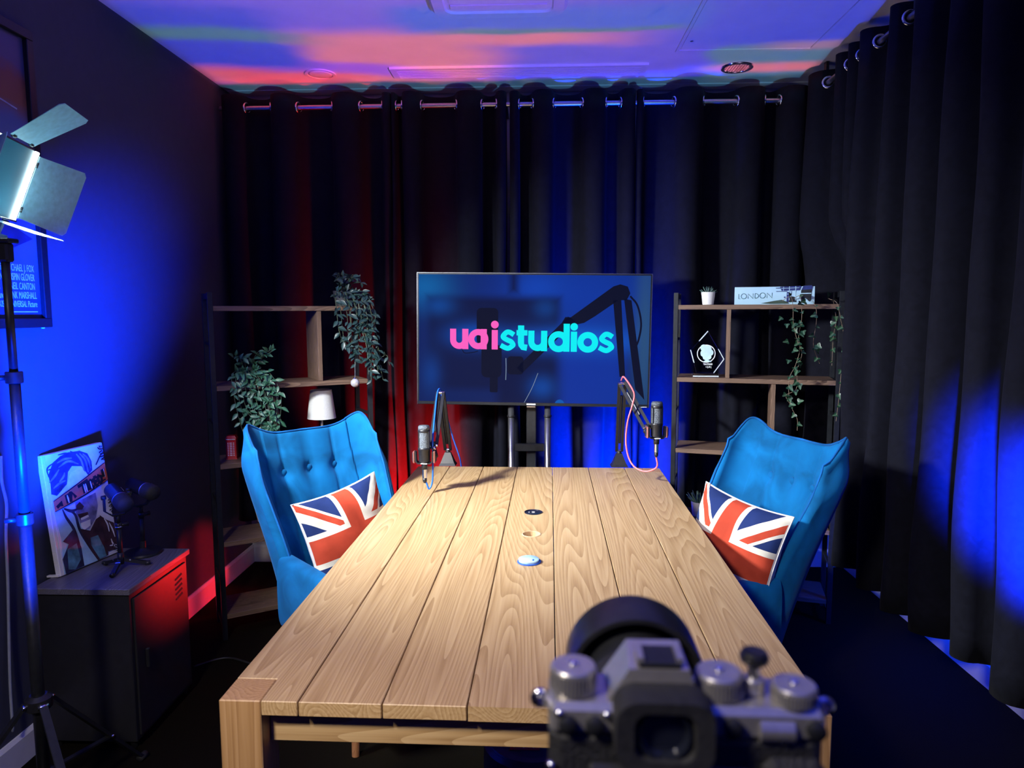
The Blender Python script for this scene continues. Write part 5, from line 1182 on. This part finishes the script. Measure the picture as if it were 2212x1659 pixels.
MB().box((-.125, -.0088, .054), (.15, .0006, .003)).build('credit_small_print', 'credit_white', po)
MB().lathe([(.006, 0), (.006, -.004)], 12, (-.035, -.012, .0)).build('bumper', 'white_plastic', po)
# ------------------------------------------------------------------ LED panel on its light stand
SX, SY = -1.40, 1.83
ls = thing('light_stand', 'tall black light stand in front of the left wall', 'light stand', (SX, SY, 0))
Z1, Z2, ZT = at(33, 815, x=SX).z, at(50, 1122, x=SX).z, at(20, 575, x=SX).z
MB().tube([(0, 0, .10), (0, 0, Z2)], .0165, 16).build('lower_tube', 'black_metal', ls, True); MB().tube([(0, 0, Z2), (0, 0, Z1)], .0135, 16).build('middle_tube', 'black_metal', ls, True); MB().tube([(0, 0, Z1), (0, 0, ZT+.02)], .0105, 16).build('upper_tube', 'black_metal', ls, True)
for z in (Z1, Z2):
    MB().lathe([(.019, -.016), (.021, -.014), (.021, .014), (.019, .016)], 16, (0, 0, z)).build('collar', 'black_plastic', ls, True, autosmooth=40)
    MB().tube([(-.018, -.01, z), (-.040, -.022, z)], .007, 10).build('clamp_knob', 'black_plastic', ls, True)
HZ, LZ2 = .415, .20
MB().lathe([(.030, -.018), (.034, -.014), (.034, .014), (.022, .024)], 18, (0, 0, HZ)).build('leg_collar', 'black_plastic', ls, True, autosmooth=40); MB().lathe([(.024, -.014), (.028, -.010), (.028, .010), (.02, .016)], 18, (0, 0, LZ2)).build('brace_collar', 'black_plastic', ls, True, autosmooth=40)
for a in (-38, 80, 228):
    c, s_ = math.cos(R_(a)), math.sin(R_(a)); F_ = V3((c*.37, s_*.37, .012)); T_ = V3((c*.036, s_*.036, HZ)); M_ = T_.lerp(F_, .62)
    lg = MB().bar(T_, F_, .020, .010).build('leg', 'black_metal', ls); MB().bar((c*.026, s_*.026, LZ2), tuple(M_), .016, .006).build('brace', 'black_metal', lg)
    MB().tube([tuple(F_-V3((c*.012, s_*.012, 0))), tuple(F_+V3((c*.018, s_*.018, 0)))], .012, 10).build('rubber_foot', 'soft_black', lg, True)
    for q_ in (T_, M_): MB().tube([tuple(q_+V3((s_*.013, -c*.013, 0))), tuple(q_-V3((s_*.013, -c*.013, 0)))], .0055, 10).build('rivet', 'chrome', lg, True)
MB().box((0, 0, ZT+.035), (.034, .030, .05), .005).build('tilt_head', 'black_plastic', ls); MB().tube([(-.015, -.01, ZT+.02), (-.05, -.02, ZT+.005)], .008, 10).build('tilt_handle', 'black_plastic', ls, True); MB().box((0, 0, ZT+.065), (.055, .04, .012), .003).build('head_plate', 'black_plastic', ls)
# panel
n_ = PANEL_N; u_ = (V3((0, 0, 1))-n_*n_.z).normalized(); r_ = u_.cross(n_)
pn = thing('led_panel', 'LED light panel with four metal barn doors on the stand', 'studio light', tuple(PANEL_C)); Rm = Matrix.Identity(3)
for i in range(3): Rm[i][0], Rm[i][1], Rm[i][2] = r_[i], u_[i], n_[i]
pn.rotation_euler = Rm.to_euler()
PH, PWd = .215, .235
mat('panel_face', (.02, .07, .10), .35, var=.1, scale=10, emit=(.01, .12, .22), es=.35); glow('led_strip', (.70, .95, 1), 16.0); mat('flag_metal', (.30, .56, .64), .5, 0, var=.12, scale=60, bump=.1)  # cyan of the panel's light mixed into the barn door metal's colour
MB().box((0, 0, -.022), (PWd, PH, .036), .004).build('housing', 'black_metal', pn); MB().box((0, 0, -.001), (PWd-.03, PH-.012, .004)).build('front_lens', 'panel_face', pn)
for s_ in (-1, 1): MB().box((s_*(PWd/2-.010), 0, .003), (.013, PH-.008, .010), .002).build('led_bar', 'led_strip', pn)
MB().box((0, -PH/2+.003, .004), (PWd, .005, .012), .001).build('lower_rim', 'steel', pn)
def flag(c, ang, L_, w0, w1, axis):
    """barn door hinged at c, opening by ang from the panel normal"""
    f = MB(); o_ = V3(c); out = V3((1, 0, 0))*axis[0]+V3((0, 1, 0))*axis[1]; d = V3((0, 0, 1))*math.cos(R_(ang))+out*math.sin(R_(ang)); s2 = V3((0, 0, 1)).cross(out)
    nn = d.cross(s2); k = .012
    P = [o_-s2*w0/2, o_+s2*w0/2, o_+d*.012+s2*(w0/2), o_+d*(L_-k)+s2*w1/2, o_+d*L_+s2*(w1/2-k), o_+d*L_-s2*(w1/2-k), o_+d*(L_-k)-s2*w1/2, o_+d*.012-s2*(w0/2)]
    vs = [tuple(p_+nn*.0007) for p_ in P]+[tuple(p_-nn*.0007) for p_ in P]; n2 = len(P)
    f.add(vs, [tuple(range(n2)), tuple(reversed(range(n2, 2*n2)))]+[(i, n2+i, n2+(i+1) % n2, (i+1) % n2) for i in range(n2)])
    fo = f.build('barn_door', 'flag_metal', pn)
    for q_ in (-.36, .36): MB().tube([tuple(o_+s2*(w0*q_-.008)), tuple(o_+s2*(w0*q_+.008))], .005, 8).build('hinge', 'black_metal', fo, True)
flag((PWd/2+.006, 0, .006), 72, .20, PH*.88, PH*.98, (1, 0)); flag((0, PH/2+.006, .006), 52, .16, PWd*.62, PWd*.82, (0, 1)); flag((-PWd/2-.006, 0, .006), 60, .15, PH*.9, PH*.98, (-1, 0)); flag((0, -PH/2-.006, .006), -1, .14, PWd*.8, PWd*.95, (0, -1))
# yoke between panel and stand, in world space
hd = V3((SX, SY, ZT+.07))
b = MB()
for s_ in (-1, 1):
    q_ = PANEL_C-n_*.022+r_*(s_*(PWd/2+.014)); low = PANEL_C-n_*.03-u_*(PH/2+.05)+r_*(s_*(PWd/2+.014)); b.bar(q_, low, .016, .004, n_)
b.bar(PANEL_C-n_*.03-u_*(PH/2+.05)-r_*(PWd/2+.016), PANEL_C-n_*.03-u_*(PH/2+.05)+r_*(PWd/2+.016), .016, .004, n_); b.bar(PANEL_C-n_*.03-u_*(PH/2+.05), hd, .018, .018)
b.build('yoke', 'flag_metal', pn, world=True)
# cable hanging down the wall beside the stand, and a cable on the carpet
mat('cable_white', (.30, .32, .38), .5, var=.1); mat('cable_black', (.012, .012, .013), .5, var=.2)
cable('wall_cable', 'thin cable hanging down the left wall beside the light stand', [at(2, 985, x=XL+.012), at(4, 1040, x=XL+.012), at(14, 1090, x=XL+.012), at(13, 1160, x=XL+.012), at(17, 1260, x=XL+.012), at(19, 1360, x=XL+.012), at(22, 1480, x=XL+.02), at(28, 1580, x=XL+.03)], .0045, 'cable_white')
cable('floor_cable', 'thin black cable lying on the carpet left of the table', [at(420, 1440, z=.006), at(470, 1424, z=.006), at(500, 1422, z=.006), at(530, 1430, z=.006), at(560, 1440, z=.006)], .005, 'cable_black')
# drum with a warning label under the table
mat('drum_blue', (.012, .03, .06), .4, var=.15); mat('label_red', (.55, .03, .04), .5, var=.1)
dm = thing('floor_drum', 'dark round drum with a red warning label on the carpet under the table', 'drum', (-.02, 2.08, 0))
MB().lathe([(.145, 0), (.150, .006), (.150, .17), (.140, .182)], 40).build('body', 'drum_blue', dm, True, autosmooth=30); MB().lathe([(.140, .180), (.135, .186), (.110, .184), (.105, .178), (.001, .178)], 40).build('lid', 'drum_blue', dm, True, autosmooth=30)
lb = MB().box((-.02, -.02, .182), (.09, .10, .003)).build('warning_label', 'label_red', dm); lb.rotation_euler = (0, 0, 0)
for k, s_ in enumerate(('TO ACCESS', 'A COVER IS', 'ADDED BY')): textmesh('label_lettering', s_, .018, 'credit_white', lb, frame((-.052+.030*k, -.062, .184), (.25, 1, 0), (-1, .25, 0)), .0003, .75)
# ------------------------------------------------------------------ photo camera on a tripod, close to the viewer
mat('cam_silver', (.50, .48, .45), .28, .75, var=.06, scale=200); mat('cam_leather', (.012, .012, .013), .6, var=.4, scale=500, bump=.5); mat('lens_glass', (.01, .012, .02), .05, var=.1, coat=1)
CB = at(1483, 1535, y=.325)          # top edge of the rear plate
pcam = thing('photo_camera', 'silver and black mirrorless camera on a tripod in the foreground', 'camera', tuple(CB), R_(-1.5)); g = .001
def bx2(nm, c, d, m, bv=.002, par=None): return MB().box([x*g for x in c], [x*g for x in d], bv).build(nm, m, par or pcam)
def cyl(nm, c, r, h, m, seg=32, par=None, ch=.0008): return MB().lathe([(r*g-ch, 0), (r*g, ch), (r*g, h*g-ch), (r*g-ch, h*g)], seg, [x*g for x in c]).build(nm, m, par or pcam, True, autosmooth=40)
bx2('body', (0, 17, -44), (133, 33, 66), 'cam_leather', .006); bx2('top_plate', (0, 17, -7), (133, 34, 16), 'cam_silver', .003)
bx2('rear_screen', (-8, -1.5, -52), (78, 6, 50), 'black_plastic', .002); bx2('thumb_rest', (50, -3, -46), (30, 10, 52), 'cam_leather', .005)
hp = MB().add([(x*g, y*g, z*g) for x, y, z in [(-38, 4, 0), (8, 4, 0), (8, 36, 0), (-38, 36, 0), (-27, 4, 18), (2, 4, 18), (1, 32, 20), (-26, 32, 20)]], [(0, 1, 5, 4), (1, 2, 6, 5), (2, 3, 7, 6), (3, 0, 4, 7), (4, 5, 6, 7)]).build('viewfinder_hump', 'cam_silver', pcam)
bx2('hot_shoe', (-12, 14, 20.0), (21, 19, 2.5), 'black_metal', .0005); b = MB()
for s_ in (-1, 1): b.box(((-12+s_*9.5)*g, 14*g, 22.2*g), (.003, .018, .0025))
b.build('shoe_rails', 'cam_silver', pcam)
# eyepiece: rounded square rubber cup with a round window
ec = [(x, z) for x, z in rrect(.047, .036, .011, 6)]
b = MB(); lv = [(ec, 0.004), ([(x*1.0, z) for x, z in ec], -.010), ([(x*.97, z*.97) for x, z in ec], -.014), ([(x*.62, z*.66) for x, z in ec], -.0135), ([(x*.50, z*.55) for x, z in ec], -.006)]
vs = []; n2 = len(ec)
for poly, y in lv: vs += [(x-.0118, y, z-.0065) for x, z in poly]
fs = [(i*n2+k, i*n2+(k+1) % n2, (i+1)*n2+(k+1) % n2, (i+1)*n2+k) for i in range(len(lv)-1) for k in range(n2)]+[tuple(range((len(lv)-1)*n2, len(lv)*n2))]
b.add(vs, fs).build('eyecup', 'soft_black', pcam, True, autosmooth=50); MB().lathe([(.0001, .0), (.010, .0), (.0115, -.004), (.0125, -.004), (.0125, .001)], 28, (-.0118, -.0075, -.0065), (0, 1, 0)).build('eyepiece_window', 'lens_glass', pcam, True, autosmooth=50)
# dials
def dial(nm, x, y, r, h, par=None):
    d = cyl(nm, (x, y, 1), r, h, 'cam_silver', 40); b = MB()
    for k in range(40): a = 2*PI*k/40; b.bar((x*g+math.cos(a)*r*g, y*g+math.sin(a)*r*g, .0025), (x*g+math.cos(a)*r*g, y*g+math.sin(a)*r*g, (h-1)*g), .0008, .0008)
    b.build('knurling', 'cam_silver', d); cyl('centre_pin', (x, y, h+.8), 2.2, 1.6, 'chrome', 16, d, .0003); return d
dial('drive_dial', -54, 15, 11.5, 13); dial('shutter_dial', 18.5, 15, 11.5, 12); dial('exposure_dial', 53.5, 10, 10.5, 9)
st_ = cyl('shutter_button', (36, 17, 1), 5.5, 8, 'cam_silver'); cyl('release_stem', (36, 17, 8), 3, 7, 'steel', 20, st_); MB().lathe([(.0035, .014), (.0068, .0165), (.0072, .019), (.006, .0215), (.0015, .0205)], 24, (36*g, 17*g, .001)).build('soft_release', 'black_plastic', st_, True, autosmooth=50)
for x in (-57, -44): cyl('rear_button', (x, 0, -10), .1, .1, 'chrome', 8) if False else MB().lathe([(.0045, 0), (.0045, .003), (.003, .004)], 18, (x*g, .0, -.0085), (0, -1, 0)).build('rear_button', 'black_metal', pcam, True, autosmooth=40)
for x in (22, 61): MB().lathe([(.0045, 0), (.0045, .003), (.003, .004)], 18, (x*g, .0, -.0075), (0, -1, 0)).build('rear_button', 'black_metal', pcam, True, autosmooth=40)
for x, z in ((-61, -3), (-38, -3.2), (46, -12.5), (-65, -30), (44, -28)): MB().sphere((x*g, -.0005, z*g), .0022, 12, 8).build('screw', 'chrome', pcam, True)
MB().lathe([(.0065, -.008), (.0065, .008)], 24, (.043, .0035, -.0095), (1, 0, 0)).build('command_wheel', 'cam_silver', pcam, True, autosmooth=40)
for s_ in (-1, 1):
    MB().lathe([(.0035, -.0012), (.0055, 0), (.0035, .0012), (.0025, 0), (.0035, -.0012)], 18, (s_*.0705, .016, -.005), (0, 1, 0)).build('strap_ring', 'chrome', pcam, True)
    MB().box((s_*.067, .016, -.006), (.004, .006, .006), .001).build('strap_lug', 'cam_silver', pcam)
# lens with hood
LX_ = (at(1357, 1450, y=.44).x-CB.x); LZ_ = -.040
MB().lathe([(.030, .033), (.032, .036), (.032, .055), (.034, .057), (.034, .078), (.0325, .080), (.0325, .118)], 40, (LX_, 0, LZ_), (0, 1, 0)).build('lens_barrel', 'black_metal', pcam, True, autosmooth=30)
MB().lathe([(.0328, .060), (.0352, .061), (.0352, .074), (.0328, .075)], 60, (LX_, 0, LZ_), (0, 1, 0)).build('focus_ring', 'soft_black', pcam, True, autosmooth=30)
b = MB().lathe([(.0325, .112), (.0385, .112), (.0390, .096), (.0400, .094), (.0428, .094), (.0436, .096), (.0436, .130), (.0415, .130), (.0405, .116), (.0325, .116), (.0325, .112)], 48, (LX_, 0, LZ_), (0, 1, 0)); b.f = [f for f in b.f if len(f) == 4]; b.mi = [0]*len(b.f); b.build('lens_hood', 'black_plastic', pcam, True, autosmooth=40)
MB().lathe([(.030, .096), (.001, .100)], 32, (LX_, 0, LZ_), (0, 1, 0)).build('front_element', 'lens_glass', pcam, True)
# tripod under it
tri = thing('camera_tripod', 'black tripod carrying the foreground camera', 'tripod', (CB.x, CB.y+.02, 0)); zt3 = CB.z-.078
MB().box((0, 0, zt3-.006), (.06, .045, .010), .002).build('quick_plate', 'black_metal', tri); MB().lathe([(.020, -.05), (.026, -.035), (.026, -.02), (.018, -.011)], 24, (0, 0, zt3)).build('ball_head', 'black_metal', tri, True, autosmooth=40); MB().tube([(0, 0, .55), (0, 0, zt3-.045)], .014, 16).build('centre_column', 'black_metal', tri, True)
MB().lathe([(.030, -.03), (.040, -.01), (.040, .02), (.02, .035)], 24, (0, 0, .95)).build('spider', 'black_plastic', tri, True, autosmooth=40)
for a in (-90, 30, 150):
    c, s_ = math.cos(R_(a)), math.sin(R_(a)); lg = MB().tube([(c*.035, s_*.035, .95), (c*.20, s_*.20, .45)], .013, 12).build('leg', 'black_metal', tri, True); MB().tube([(c*.20, s_*.20, .45), (c*.335, s_*.335, .012)], .010, 12).build('leg_extension', 'black_metal', lg, True); MB().sphere((c*.338, s_*.338, .012), .012, 10, 8).build('rubber_foot', 'soft_black', lg, True)
# the trim and the tidy-up
for o in list(bpy.data.objects):
    if o.type == 'MESH' and not o.data.materials: o.data.materials.append(MATS['black_plastic'])
bpy.context.view_layer.update()
